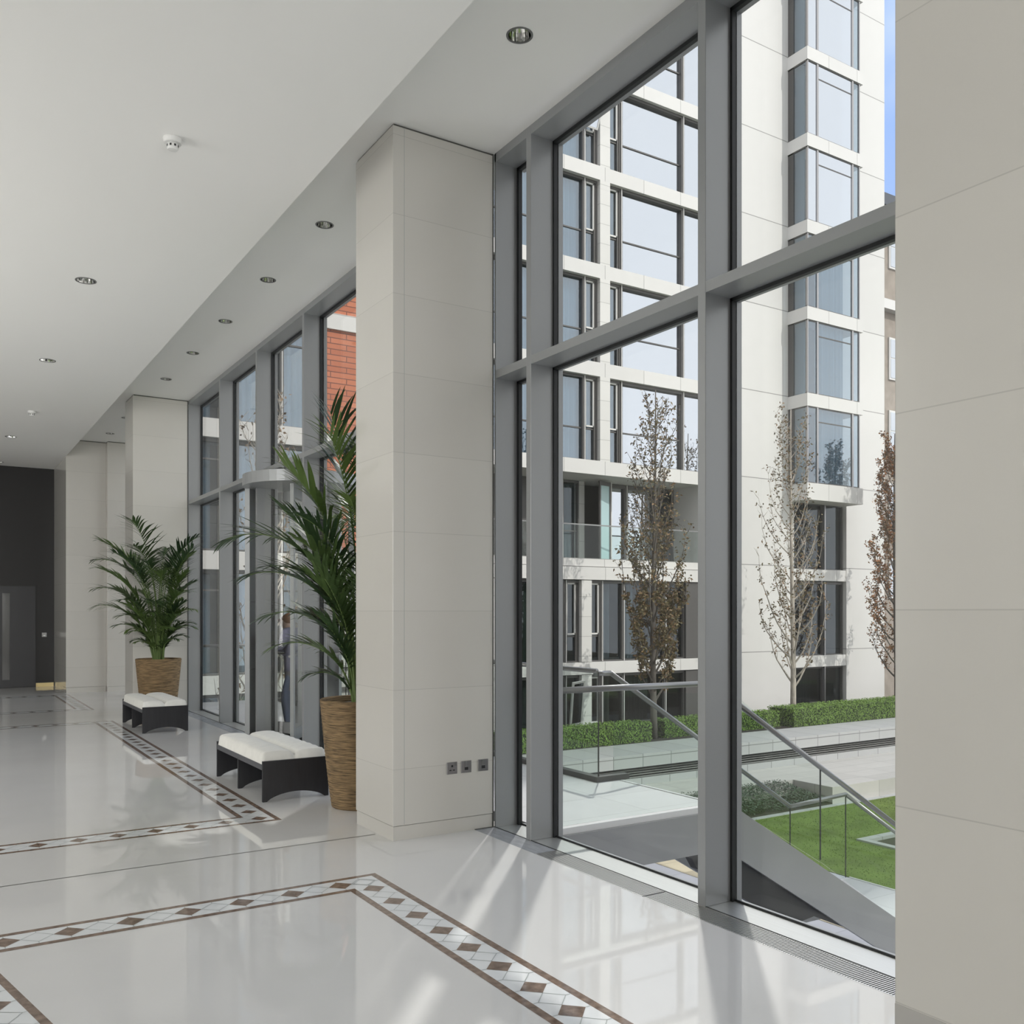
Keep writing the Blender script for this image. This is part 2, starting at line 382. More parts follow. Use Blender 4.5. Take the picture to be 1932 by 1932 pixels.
holed('ceiling_1', XS+.001, XF+.3, Y0, Y1, ZC, 5.3, [(2.95, y) for y in UP], .072, 'paint')

def downlight(r):
    t = thing('recessed_downlight', (0, 0, 0))
    MB().lathe([(r*.90, .012), (r*.90, -.004), (r*1.06, -.004), (r*1.06, .003)], (0, 0, 0), 40).build('trim_ring', 'canopy_metal', t, smooth=False)
    rf = MB(); n = 14; prof = [(r*.9, 0), (r*.82, .05), (r*.62, .11), (r*.5, .125)]
    rf.lathe(prof, (0, 0, 0), n); rf.build('reflector', 'chrome', t)
    MB().lathe([(.001, .118), (r*.42, .118), (r*.45, .128), (r*.5, .14)], (0, 0, 0), 20).build('lamp_lens', 'lamp', t)
    MB().lathe([(r*.95, .01), (r*.95, .17), (.001, .17)], (0, 0, 0), 20).build('housing', 'black', t)
    return t
du = downlight(.075)
names_up = {4.558: 'nearest and largest round downlight beside the glazing, in front of the near pillar', 7.712: 'round downlight beside the glazing, first one past the near pillar',
  9.302: 'round downlight beside the glazing, second one past the near pillar', 10.896: 'round downlight beside the glazing, third one past the near pillar', 12.463: 'round downlight beside the glazing, fourth one past the near pillar',
  14.066: 'small round downlight just in front of the second pillar', 17.261: 'tiny downlight partly cut off by the left edge of the second pillar', 18.938: 'farthest tiny downlight, over the pale end pier'}
first = True
for y in UP:
    if y < 4: continue
    o = du if first else copy_tree(du); first = False
    o.location = (2.95, y, ZC); tag(o, names_up[y], 'downlight', 'downlights along the glazing')
dl = downlight(.086); first = True
names_low = {9.294: 'wide downlight nearest the camera in the main ceiling', 12.497: 'second downlight in the main ceiling, left of the second pillar', 18.289: 'third downlight in the main ceiling, at the left edge',
  21.5: 'farthest downlight, just in front of the charcoal wall', 15.4: 'x'}
for x, y in LOW_L:
    if x < 0 or y < 9 or y == 15.4: continue
    o = dl if first else copy_tree(dl); first = False
    o.location = (x, y, ZL); tag(o, names_low[y], 'downlight', 'downlights in the main ceiling')
def smoke():
    t = thing('smoke_detector')
    MB().lathe([(.058, 0), (.060, -.008), (.055, -.03), (.05, -.033), (.001, -.033)], (0, 0, 0), 32).build('base', 'white_plastic', t, smooth=False)
    hd = MB().lathe([(.032, -.033), (.036, -.04), (.036, -.062), (.03, -.072), (.001, -.074)], (0, 0, 0), 28).build('sensor_head', 'white_plastic', t)
    sl = MB()
    for k in range(8):
        T = Matrix.Rotation(k*math.pi/4+.2, 4, 'Z'); sl.box(.033, .0368, -.006, .006, -.057, -.043, 0, T)
    sl.build('vent_slot', 'black', hd)
    return t
s1 = smoke(); s1.location = (1.343, 6.207, ZL); tag(s1, 'white smoke detector on the ceiling near the camera', 'smoke detector', 'smoke detectors')
s2 = copy_tree(s1); s2.location = (1.353, 15.80, ZL); tag(s2, 'small distant smoke detector above the far end of the hall', 'smoke detector', 'smoke detectors')

# ================================================================== walls
def wall_left():
    mb = MB(); mb.box(-6.2, -6, Y0, Y1, 0, 5.3)
    return mb.build('wall_left', 'paint_soft')
struct(wall_left())
struct(B('wall_back', 'paint_soft', (-6.2, 3.56, Y0-.2, Y0, 0, 5.3)))
struct(B('wall_far', ['dark_wall', 'joint_dark'], (-6.2, XS+.02, Y1, Y1+.2, 0, 5.3)))
struct(B('wall_upper', 'facade_b', (-6.2, XG, Y0, Y1+.2, 5.3, 19)))
# door in the charcoal wall
dr = thing('door_1', (1.2, Y1, 0)); struct(dr)
local(B('door_leaf', 'dark_door', (.96, 1.33, Y1-.045, Y1, .008, 2.13), (1.467, 1.944, Y1-.045, Y1, .008, 2.13), (1.33, 1.467, Y1-.045, Y1, .008, .17), (1.33, 1.467, Y1-.045, Y1, 1.986, 2.13)), dr)
local(B('vision_panel', 'vision', (1.33, 1.467, Y1-.03, Y1-.015, .17, 1.986)), dr)
local(B('door_frame', 'black', (1.944, 1.956, Y1-.03, Y1, 0, 2.142), (.94, .952, Y1-.03, Y1, 0, 2.142), (.94, 1.956, Y1-.03, Y1, 2.13, 2.142)), dr)
dp = thing('door_release', (2.12, Y1, 1.1), 'small square steel door release plate on the charcoal wall', 'switch')
local(B('faceplate', 'canopy_metal', (2.075, 2.165, Y1-.012, Y1, 1.06, 1.15)), dp); local(B('button', 'white_plastic', (2.10, 2.14, Y1-.02, Y1-.012, 1.075, 1.10)), dp)
struct(B('baseboard_far', 'gold', (1.96, 2.30, Y1-.02, Y1, 0, .08)))

# pillars
def pillar(name, x0, x1, y0, y1, ztop, label, gap=True):
    t = thing(name, ((x0+x1)/2, (y0+y1)/2, 0), label, 'pillar', 'stone pillars')
    local(B('cladding', 'lime', (x0, x1, y0, y1, .103, ztop-.014), bevel=.004), t)
    local(B('skirting', 'lime', (x0+.006, x1-.002, y0+.006, y1-.006, 0, .1)), t)
    local(B('shadow_gap', 'joint_dark', (x0+.012, x1-.004, y0+.012, y1-.012, .1, .1035), (x0+.01, x1-.004, y0+.01, y1-.01, ztop-.015, ztop)), t)
    return t
p0 = pillar('stone_pillar', 2.31, 3.56, .3, 1.617, ZC, 'large limestone pillar filling the right edge of the view')
local(B('base_course', 'lime_grey', (2.3085, 3.55, .31, 1.6155, .104, .494)), p0)['label'] = 'greyer bottom course'
p1 = pillar('stone_pillar', 2.734, 3.545, 5.845, 6.50, ZC, 'tall near limestone pillar with three steel socket plates low on its face')
local(B('joint', 'inlay_line', (2.820, 2.823, 5.8443, 5.846, .11, 4.98)), p1)
local(B('shadow_gap', 'joint_dark', (3.545, 3.558, 5.85, 6.49, 0, 5.0)), p1)
p2 = pillar('stone_pillar', 2.72, 3.545, 15.33, 16.0, ZC, 'second limestone pillar, standing behind the farther potted palm')
local(B('shadow_gap', 'joint_dark', (3.545, 3.558, 15.34, 15.98, 0, 5.0)), p2)
p3 = pillar('stone_pillar', 2.31, 3.04, 20.0, 21.99, ZC, 'far beige stone pillar beside the charcoal wall')
p4 = pillar('stone_pillar', 3.04, 3.56, 19.83, 21.5, ZC, 'pale narrow end pier right of the far beige pillar')
p4['group'] = 'stone pillars'

# sockets on the near pillar
def socket(x, label, kind):
    t = thing('socket_plate', (x, 5.845, .47), label, 'socket', 'steel socket plates on the near pillar')
    y = 5.845
    local(B('faceplate', 'steel_plate', (x-.043, x+.043, y-.007, y-.0015, .427, .513), bevel=.002), t)
    if kind == 0:
        local(B('outlet_hole', 'black', (x-.007, x+.007, y-.009, y-.006, .478, .492), (x-.022, x-.006, y-.009, y-.006, .452, .459), (x+.006, x+.022, y-.009, y-.006, .452, .459)), t)
        local(B('switch', 'canopy_metal', (x+.022, x+.036, y-.011, y-.006, .486, .506)), t)
    else:
        local(B('module', 'canopy_metal', (x-.013, x+.013, y-.010, y-.006, .478, .510)), t)
        local(B('outlet_hole', 'black', (x-.014, x+.014, y-.009, y-.0065, .447, .468)), t)
socket(3.199, 'leftmost steel socket plate on the near pillar, with a switch at its upper right', 0)
socket(3.317, 'middle steel plate of the three on the near pillar, with a dark outlet', 1)
socket(3.460, 'rightmost steel plate on the near pillar, closest to the glazing', 1)

# ================================================================== glazed screens
def screen(n, y0, y1, muls, skip=None, jambs=(1, 1)):
    t = thing('window_%d' % n, (XF, (y0+y1)/2, 0)); struct(t)
    f = MB(); f.box(XF, XG-.035, y0, y1, 4.935, 5.0); local(f.build('head_frame', 'frame'), t)
    f = MB(); f.box(XF+.004, XG-.01, y0, y1, -.12, .0); f.box(XF, XF+.004, y0, y1, -.12, .004, 1); f.box(XG-.014, XG-.008, y0, y1, -.01, .012, 1); local(f.build('sill', ['sill', 'gasket']), t)
    f = MB(); f.box(XG-.035, XG-.006, y0, y1, 4.91, 5.0); f.box(XG-.035, XG-.006, y0, y1, 3.31, 3.41)
    for m in muls: f.box(XG-.035, XG-.006, m-.016-.03, m+.016+.03+.03, 0, 5)
    for k, yy in enumerate((y0, y1)):
        if jambs[k]: f.box(XG-.035, XG-.006, yy-.0 if k == 0 else yy-.05, yy+.05 if k == 0 else yy, 0, 5)
    local(f.build('gasket', 'gasket'), t)
    if skip is None: local(B('transom', 'frame', (XF+.001, XG-.034, y0, y1, 3.33, 3.39)), t)
    else: local(B('transom', 'frame', (XF+.001, XG-.034, y0, y1, 3.33, 3.39)), t)
    for m in muls:
        o = B('mullion', 'frame', (XF-.001, XG-.033, m-.03, m+.03, 0, 5.0), bevel=.003); local(o, t)
    for k, yy in enumerate((y0, y1)):
        if jambs[k]: local(B('jamb', 'frame', (XF, XG-.034, yy+.001 if k == 0 else yy-.02, yy+.02 if k == 0 else yy-.001, 0, 5)), t)
    # outer pressure caps
    f = MB(); f.box(XG+.012, XG+.05, y0, y1, -.12, -.005); f.box(XG+.012, XG+.04, y0, y1, 3.32, 3.40); f.box(XG+.012, XG+.05, y0, y1, 4.93, 5.3)
    for m in muls: f.box(XG+.012, XG+.05, m-.035, m+.035, -.1, 5.1)
    local(f.build('outer_cap', 'frame'), t)
    edges = [y0]+sorted(muls)+[y1]
    for a, b in zip(edges[:-1], edges[1:]):
        for z0, z1 in ((.0, 3.36), (3.36, 4.95)):
            if skip and z0 < 1 and a >= skip[0]-.05 and b <= skip[1]+.05: continue
            local(B('pane', 'pane', (XG, XG+.010, a, b, z0, z1)), t)
    return t
screen(1, -7, 5.845, [-6.57, -4.87, -3.17, -1.47, .23, 1.93, 3.676, 5.384])
screen(2, 6.50, 15.33, [6.61, 8.32, 9.97, 11.71, 13.46], skip=(9.97, 11.71))
screen(3, 16.0, 19.83, [17.2, 18.5])

# revolving door in the bay past the near bench
rd = thing('revolving_door', (4.1, 11.42, 0), 'grey framed revolving glass door set in the glazing behind the near bench', 'door')
RC = (4.1, 11.42); RR = .72
def arc(t0, t1, r0, r1, z0, z1, name, m, n=14):
    mb = MB(); P = []
    for k in range(n+1):
        t = math.radians(t0+(t1-t0)*k/n); P.append((math.cos(t), math.sin(t)))
    pts = [(RC[0]+r1*c, RC[1]+r1*s) for c, s in P] + [(RC[0]+r0*c, RC[1]+r0*s) for c, s in reversed(P)]
    for k in range(n):
        mb.prism([pts[k], pts[k+1], pts[2*n-k], pts[2*n+1-k]], 'Z', z0, z1)
    return local(mb.build(name, m, smooth=False), rd)
arc(0, 360, .01, RR+.05, 3.18, 3.32, 'canopy', 'frame', 48)
arc(0, 360, .01, RR+.05, -.10, .0, 'floor_disc', 'sill', 48)
arc(118, 150, RR-.02, RR+.04, 0, 3.18, 'drum_wall', 'frame')
arc(30, 62, RR-.02, RR+.04, 0, 3.18, 'drum_wall', 'frame')
arc(62, 118, RR, RR+.015, 0, 3.18, 'drum_glass', 'pane')
arc(-150, -60, RR, RR+.015, 0, 3.18, 'drum_glass', 'pane')
for ang in (117, 237, 357):
    T = Matrix.Translation((RC[0], RC[1], 0)) @ Matrix.Rotation(math.radians(ang), 4, 'Z')
    lf = MB(); lf.box(.03, .66, -.022, .022, .02, .16, 0, T); lf.box(.03, .66, -.022, .022, 3.0, 3.16, 0, T); lf.box(.03, .10, -.022, .022, .16, 3.0, 0, T); lf.box(.59, .66, -.022, .022, .16, 3.0, 0, T)
    l = local(lf.build('door_wing', 'frame'), rd)
    g = MB(); g.box(.10, .59, -.006, .006, .16, 3.0, 0, T); go = g.build('glass', 'pane', l); 
    g = MB(); g.tube([tuple(T @ Vector((.2, -.06, 1.05))), tuple(T @ Vector((.55, -.06, 1.05)))], .014, 8); g.build('push_bar', 'canopy_metal', l)
mb = MB().tube([(RC[0], RC[1], 0), (RC[0], RC[1], 3.17)], .035, 12); local(mb.build('centre_post', 'frame'), rd)
for k, zz in enumerate((.85, 1.72, 2.6)):
    arc(119, 149, RR-.026, RR-.018, zz, zz+.012, 'glint_strip', 'canopy_metal')  # thin metal strips put in for the glints across the drum wall

# ================================================================== benches
def bench():
    t = thing('bench'); W, Ln, H = .58, 1.46, .342
    def panel(y, top):
        pts = [(0, 0), (.035, 0)]
        for k in range(1, 16):
            u = k/16; pts.append((.035+(W-.07)*u, .068*(1-(2*u-1)**2)**.75))
        pts += [(W-.035, 0), (W, 0), (W, top), (0, top)]
        mb = MB(); mb.prism(pts, 'Y', y, y+.026); return mb
    panel(0, H).build('side_panel', 'ebony', t, bevel=.002); panel(Ln-.026, H).build('side_panel', 'ebony', t, bevel=.002)
    panel(Ln/2-.013, H-.06).build('middle_panel', 'ebony', t)
    B('seat_rail', 'rail_wood', (.0, .022, .026, Ln-.026, H-.075, H-.028), parent=t); B('seat_rail', 'rail_wood', (W-.022, W, .026, Ln-.026, H-.075, H-.028), parent=t)
    B('seat_board', 'ebony', (.022, W-.022, .026, Ln-.026, H-.05, H-.03), parent=t)
    # cushion with a lengthwise seam
    mb = MB(); nx, ny = 40, 72; x0, x1, y0, y1 = .004, W-.004, .03, Ln-.03; zb, zt = H-.028, H+.055
    def hgt(u, v):
        e = min(u, 1-u)*(x1-x0); f = min(v, 1-v)*(y1-y0)
        r = .028; ed = 1-(1-min(e/r, 1))**2; fd = 1-(1-min(f/r, 1))**2
        seam = math.exp(-((u-.5)*(x1-x0)/.022)**2)*.026
        tuft = sum(math.exp(-(((u-.5)*(x1-x0)/.05)**2+((v-q)*(y1-y0)/.06)**2)) for q in (.12, .5, .88))*.012
        puff = .030*math.sin(math.pi*abs(u*2 % 1))**.6*(.55+.45*math.sin(math.pi*v)**.35)
        wr = .0035*math.sin(v*60+6*u)*math.exp(-min(e, f)/.12)
        return zb+(zt-zb+puff-seam-tuft+wr)*(min(ed, fd)**.5)
    for j in range(ny+1):
        for i in range(nx+1):
            u, v = i/nx, j/ny; mb.v.append((x0+(x1-x0)*u, y0+(y1-y0)*v, hgt(u, v)))
    for j in range(ny):
        for i in range(nx):
            a = j*(nx+1)+i; mb.f.append((a, a+1, a+nx+2, a+nx+1)); mb.mi.append(0)
    mb.quad((x0, y0, zb), (x0, y1, zb), (x1, y1, zb), (x1, y0, zb))
    mb.build('cushion', 'cream', t, smooth=True)
    return t
b1 = bench(); b1.location = (2.375, 7.63, 0); tag(b1, 'nearer black bench with cream seam-split cushion, beside the near potted palm', 'bench', 'black benches with cream cushions')
b2 = copy_tree(b1); b2.location = (2.385, 12.78, 0); tag(b2, 'farther black bench with cream cushion, in front of the second pillar', 'bench', 'black benches with cream cushions')

# ================================================================== potted palms
def planter(t):
    prof = []; n = 64; H = .88
    for k in range(n+1):
        u = k/n; r = .232+.098*u**.8; r += .0045*abs(math.sin(u*26*math.pi)); prof.append((r, u*H))
    prof += [(.325, H+.004), (.30, H), (.295, H-.1)]
    m = MB().lathe([(.001, 0), (.225, 0)]+prof, (0, 0, 0), 48)
    m.build('basket_planter', 'wicker', t, smooth=True)
    MB().lathe([(.296, H-.06), (.15, H-.03), (.001, H-.025)], (0, 0, 0), 24).build('soil', 'soil', t, smooth=True)
def frond(t, rng, az, stem, blade, lean, curl, base, twist=0, nl=21):
    mb = MB(); d0 = Vector((math.cos(az), math.sin(az), 0)); side = Vector((-math.sin(az), math.cos(az), 0))
    N = 26; tot = stem+blade; p = Vector(base); pts = [p.copy()]; dirs = []
    for k in range(N):
        s = (k+.5)/N; th = lean*(.35+.65*min(1, s/.5)) + curl*max(0, (s*tot-stem*.55)/(tot-stem*.55))**1.5
        d = (d0*math.sin(th)+Vector((0, 0, 1))*math.cos(th)+side*twist*s*.3).normalized(); dirs.append(d); p = p+d*tot/N; pts.append(p.copy())
    dirs.append(dirs[-1])
    mb.tube(pts, [.0085*(1-.8*k/N)+.0015 for k in range(N+1)], 5, 1)
    def at(s):
        x = s*N; i = min(int(x), N-1); f = x-i; return pts[i].lerp(pts[i+1], f), dirs[i]
    for k in range(nl):
        s = (stem + blade*(k+.5)/nl)/tot; P, d = at(s); u = (k+.5)/nl
        Ln = blade*.56*(math.sin(math.pi*(u*.72+.20)))**.6*(rng.uniform(.85, 1.12))
        upv = side.cross(d)*-1
        if upv.z < 0 and d.z > -.2: upv = -upv
        for sg in (-1, 1):
            out = (side*sg*(.85-.35*u) + d*(.62+.45*u) + upv*.22 + Vector((rng.uniform(-.1, .1), rng.uniform(-.1, .1), rng.uniform(-.08, .08)))).normalized()
            droop = rng.uniform(.25, .85); q = P.copy(); dd = out.copy(); wdt = rng.uniform(.0105, .016); prev = None
            wv = dd.cross(upv).normalized()
            ns = 5
            for j in range(ns+1):
                f = j/ns; ww = wdt*(math.sin(math.pi*min(1, .22+.78*f))**.8 if f < 1 else .05)
                wv = dd.cross(Vector((0, 0, 1)) if abs(dd.z) < .95 else upv).normalized()
                a, b = q+wv*ww, q-wv*ww
                if prev: mb.quad(prev[0], a, b, prev[1], 0)
                prev = (a, b); dd = (dd + Vector((0, 0, -1))*droop*.22).normalized(); q = q+dd*Ln/ns
    return mb.build('frond', ['palm', 'palm_stem'], t)
def palm(loc, seed, label, spec, ywall):
    t = thing('potted_palm', loc, label, 'potted plant', 'palms in woven baskets'); rng = random.Random(seed); planter(t)
    for (azd, stem, blade, lean, curl, tw) in spec:
        az = math.radians(azd); r = rng.uniform(.01, .075)
        room = 9.0
        if math.cos(az) > .05: room = min(room, .42/math.cos(az))
        if math.sin(az)*ywall > .05: room = min(room, .42/abs(math.sin(az)))
        reach = stem*math.sin(math.radians(lean)*.75)+blade*(.72 if curl > 40 else .45)+.12
        if reach > room:
            q = room/reach; blade *= max(.5, q**.8); lean *= q**1.2; curl = min(curl, 110)*(.55+.45*q)
        frond(t, rng, az, stem, blade, math.radians(lean), math.radians(curl), (r*math.cos(az+.4), r*math.sin(az+.4), .83), tw)
    return t
# azimuths are world angles; image right is -32 degrees, image left is 148 degrees
def crown(seed, n, hmax, wide):
    g = random.Random(seed); out = []
    for k in range(n):
        u = (k+.5)/n; az = k*137.5+g.uniform(-15, 15); stem = .22+(hmax-.22)*u**.85; lean = (36-27*u)*g.uniform(.8, 1.15)*wide
        out.append((az, stem, g.uniform(.52, .72)+.14*u, lean, g.uniform(48, 92)-12*u, g.uniform(-.4, .4)))
    return out
specA = crown(5, 34, 1.5, .72) + [(148, 1.38, .8, 15, 95, 0), (150, .9, .75, 20, 85, .2), (-32, 1.38, .72, 16, 60, 0), (-38, .42, .6, 36, 100, 0), (-30, .95, .75, 20, 75, 0), (160, .6, .7, 26, 70, 0), (140, .2, .4, 30, 80, 0), (200, .15, .4, 26, 80, 0), (-60, .2, .4, 26, 80, 0)] + [(k*67, .22+.045*k, .46, 24-k, 92, .2) for k in range(11)]
palm((2.99, 14.78, 0), 3, 'farther potted palm in a woven basket, in front of the second pillar', specA, 1)
specB = crown(12, 22, 1.3, .34) + [(147, 1.12, .92, 13, 100, 0), (152, .82, .78, 16, 92, 0), (143, .5, .72, 22, 88, 0), (156, .3, .62, 30, 82, 0), (148, .12, .42, 34, 85, 0), (200, 1.45, .95, 4, 22, .2), (215, 1.4, .85, 6, 35, .2), (240, 1.35, .95, 5, 30, 0), (175, 1.3, .8, 7, 45, .2), (170, .95, .8, 9, 45, 0), (190, .6, .7, 10, 40, 0), (180, .3, .55, 14, 40, 0), (160, .7, .7, 10, 40, 0)]
palm((3.03, 7.10, 0), 11, 'near potted palm in a tall woven basket, half hidden by the near pillar', specB, -1)

# ================================================================== outside: terrace, stair, balustrades
TB = 5.55
struct(B('terrace', ['granite', 'white_edge', 'stringer'], (3.84, TB-.015, 5.5, 16.6, -.08, 0)))
tr = thing('outdoor_staircase', (7, 6.1, -1.5), 'grey metal outdoor staircase descending right from the terrace with glass balustrades', 'staircase')
def R_(name, m, parent, *bx): return local(B(name, m, *bx), parent)
R_('edge_trim', 'white_edge', tr, (3.84, 5.56, 5.484, 5.5, -.035, .012), (TB-.014, TB+.012, 5.5, 6.8, -.06, .008))
def slope(x): return 0 if x < 5.7 else -.615*(x-5.69)
sp = MB(); sp.prism([(3.84, -.036), (5.69, -.036), (8.05, -1.47), (9.1, -1.47), (11.95, -3.22), (11.95, -3.25), (11.2, -3.25), (9.0, -1.88), (8.0, -1.84), (5.55, -.36), (3.84, -.36)], 'Y', 5.46, 5.50)
local(sp.build('stringer', 'stringer'), tr)
sp = MB(); sp.prism([(5.56, -.036), (8.0, -1.52), (9.08, -1.52), (11.95, -3.22), (11.2, -3.25), (9.0, -1.86), (7.95, -1.84), (5.6, -.46)], 'Y', 6.86, 6.90)
local(sp.build('stringer', 'stringer'), tr)
n = 9
for k in range(n):
    x = 5.57+k*.27; z = -.16*(k+1)
    if x < 7.9: R_('tread', 'granite', tr, (x, x+.30, 5.535, 6.86, z-.05, z))
R_('landing', 'granite', tr, (8.0, 9.07, 5.5, 6.95, -1.56, -1.5)); R_('landing_edge', 'white_edge', tr, (9.07, 9.09, 5.5, 6.95, -1.56, -1.49))
for k in range(10):
    x = 9.1+k*.28; z = -1.5-.16*(k+1); R_('tread', 'granite', tr, (x, x+.30, 5.535, 6.86, z-.05, z))
# dark panel filling the dark area below the flight
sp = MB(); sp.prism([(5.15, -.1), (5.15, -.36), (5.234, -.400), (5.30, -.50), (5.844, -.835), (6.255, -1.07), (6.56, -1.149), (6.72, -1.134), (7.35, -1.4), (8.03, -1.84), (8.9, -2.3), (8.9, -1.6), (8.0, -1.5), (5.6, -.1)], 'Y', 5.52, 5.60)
local(sp.build('dark_panel', 'louver'), tr)
# balustrades
def balustrade(name, label, rail, panels, posts, rr=.024):
    t = thing(name, rail[0], label, 'balustrade', 'glass balustrades of the terrace and stair')
    mb = MB()
    for a, b in zip(rail[:-1], rail[1:]): mb.tube([a, b], rr, 12)
    local(mb.build('handrail', 'canopy_metal', smooth=True), t)
    for pl in panels:
        m = MB(); i = len(m.v); off = Vector((0, .006, 0)) if abs(pl[0][1]-pl[1][1]) < .01 else Vector((.006, 0, 0))
        m.v += [tuple(Vector(p)-off) for p in pl]+[tuple(Vector(p)+off) for p in pl]
        m.f += [(0, 1, 2, 3), (7, 6, 5, 4), (0, 4, 5, 1), (1, 5, 6, 2), (2, 6, 7, 3), (3, 7, 4, 0)]; m.mi += [0]*6
        local(m.build('glass_panel', 'rail_glass'), t)
    for (x, y, z0, z1) in posts: local(B('joint_post', 'louver', (x-.005, x+.005, y-.005, y+.005, z0, z1)), t)
    return t
yn = 5.52
balustrade('glass_balustrade', 'nearer stair balustrade: glass with thick steel handrail dropping steeply right',
    [(3.9, yn, 1.02), (5.45, yn, 1.01), (8.05, yn, -.55), (9.1, yn, -.55), (11.9, yn, -2.25)],
    [[(5.69, yn, -.03), (6.80, yn, -.66), (6.80, yn, .22), (5.69, yn, .92)], [(6.81, yn, -.66), (8.05, yn, -1.47), (8.05, yn, -.55), (6.81, yn, .20)], [(8.06, yn, -1.5), (9.09, yn, -1.5), (9.09, yn, -.55), (8.06, yn, -.55)],
     [(3.9, yn, .02), (5.68, yn, .02), (5.68, yn, .92), (3.9, yn, 1.0)]], [(6.805, yn, -.64, .22), (8.055, yn, -1.47, -.56)])
yf = 6.98
balustrade('glass_balustrade', 'farther stair balustrade with a bright level handrail over the landing',
    [(5.37, yf, 1.01), (5.56, yf, 1.01), (8.1, yf, -.566), (9.05, yf, -.532), (11.9, yf, -2.25)],
    [[(5.60, yf, -.05), (8.08, yf, -1.5), (8.08, yf, -.57), (5.60, yf, 1.0)], [(8.12, yf, -1.5), (9.03, yf, -1.5), (9.03, yf, -.54), (8.12, yf, -.57)], [(9.07, yf, -1.5), (11.9, yf, -3.2), (11.9, yf, -2.3), (9.07, yf, -.56)]],
    [(8.1, yf, -1.5, -.57), (9.05, yf, -1.5, -.54)])
balustrade('glass_balustrade', 'terrace edge balustrade running away from the stair head, handrail seen above the near rail',
    [(5.33, 6.9, 1.04), (5.33, 16.4, 1.04)],
    [[(5.33, 6.88+k*1.92, .03), (5.33, 6.88+k*1.92+1.90, .03), (5.33, 6.88+k*1.92+1.90, 1.02), (5.33, 6.88+k*1.92, 1.02)] for k in range(5)],
    [(5.33, 6.87, .0, 1.03)])
balustrade('glass_balustrade', 'far end balustrade of the terrace seen through the distant panes',
    [(3.9, 16.5, 1.0), (5.30, 16.5, 1.0)], [[(3.9, 16.5, .03), (5.33, 16.5, .03), (5.33, 16.5, .98), (3.9, 16.5, .98)]], [])
struct(B('trim_4', 'wframe', (5.29, 5.37, 6.84, 16.55, 0, .05), (5.37, 5.68, 6.84, 6.92, 0, .05)))

# ================================================================== ground
G = -3.25
struct(B('lower_paving', 'bluestone', (3.9, 14.2, -8, 15.3, G-.2, G)))
struct(B('sandstone_paving', 'sandstone', (11.85, 13.8, 3, 14.8, G, G+.01)))
struct(B('courtyard_ground', 'earth', (-10, 70, -40, 60, G-.6, G-.2)))
lawn = MB(); nx, ny = 90, 90
def lawnz(x, y): return G+.01+.012*math.sin(x*1.7)*math.cos(y*1.3)
LX0, LX1, LY0, LY1 = 14.2, 36, -6, 15.0
sq = (16.58, 18.4, 10.2, 12.52)
lw_ = []
for (a, b, c, d) in ((LX0, sq[0], LY0, LY1), (sq[1], LX1, LY0, LY1), (sq[0], sq[1], LY0, sq[2]), (sq[0], sq[1], sq[3], LY1)):
    lawn.box(a, b, c, d, G-.1, G+.012)
rng = random.Random(5)
for k in range(26000):
    x = rng.uniform(14.25, 27); y = rng.uniform(6.5, 14.95)
    if sq[0] < x < sq[1] and sq[2] < y < sq[3]: continue
    a = rng.uniform(0, 6.28); h = rng.uniform(.02, .04); wx, wy = math.cos(a)*.012, math.sin(a)*.012
    i = len(lawn.v); lawn.v += [(x-wx, y-wy, G+.01), (x+wx, y+wy, G+.01), (x+rng.uniform(-.02, .02), y+rng.uniform(-.02, .02), G+h)]; lawn.f.append((i, i+1, i+2)); lawn.mi.append(1)
tag(lawn.build('lawn', ['grass', 'blade']), 'mown green lawn in the sunken courtyard below the staircase', 'lawn', kind='stuff')
pit = thing('tree_pit', ((sq[0]+sq[1])/2, (sq[2]+sq[3])/2, G), 'square stone framed pit with dark bed in the lawn', 'planter')
a, b, c, d = sq
local(B('stone_rim', 'ledge', (a, b, c, c+.18, G-.1, G+.05), (a, b, d-.18, d, G-.1, G+.05), (a, a+.18, c+.18, d-.18, G-.1, G+.05), (b-.18, b, c+.18, d-.18, G-.1, G+.05)), pit)
local(B('dark_bed', 'earth', (a+.18, b-.18, c+.18, d-.18, G-.1, G-.02)), pit)
struct(B('stone_kerb', 'ledge', (8, 36, 15.0, 15.16, G-.1, G+.03)))
# planting bed with ground cover
struct(B('planting_bed', 'earth', (8, 19.15, 15.16, 16.4, G-.1, G+.06)))
gc = MB(); rng = random.Random(9)
for k in range(13000):
    x = rng.uniform(12, 19.1); y = rng.uniform(15.2, 16.4); z = G+.08+.34*(y-15.2)/1.2*min(1, (19.3-x)/.6)+rng.uniform(0, .12)
    a = rng.uniform(0, 6.28); t = rng.uniform(-.6, .6); s = rng.uniform(.018, .036)
    u = Vector((math.cos(a), math.sin(a), t)).normalized()*s; v = Vector((-math.sin(a), math.cos(a), rng.uniform(-.4, .6))).normalized()*s*.6
    c = Vector((x, y, z)); gc.quad(c-u, c+v, c+u, c-v)
tag(gc.build('ground_cover', 'bedleaf'), 'dark leafy ground cover filling the bed beside the stone block', 'plants', kind='stuff')
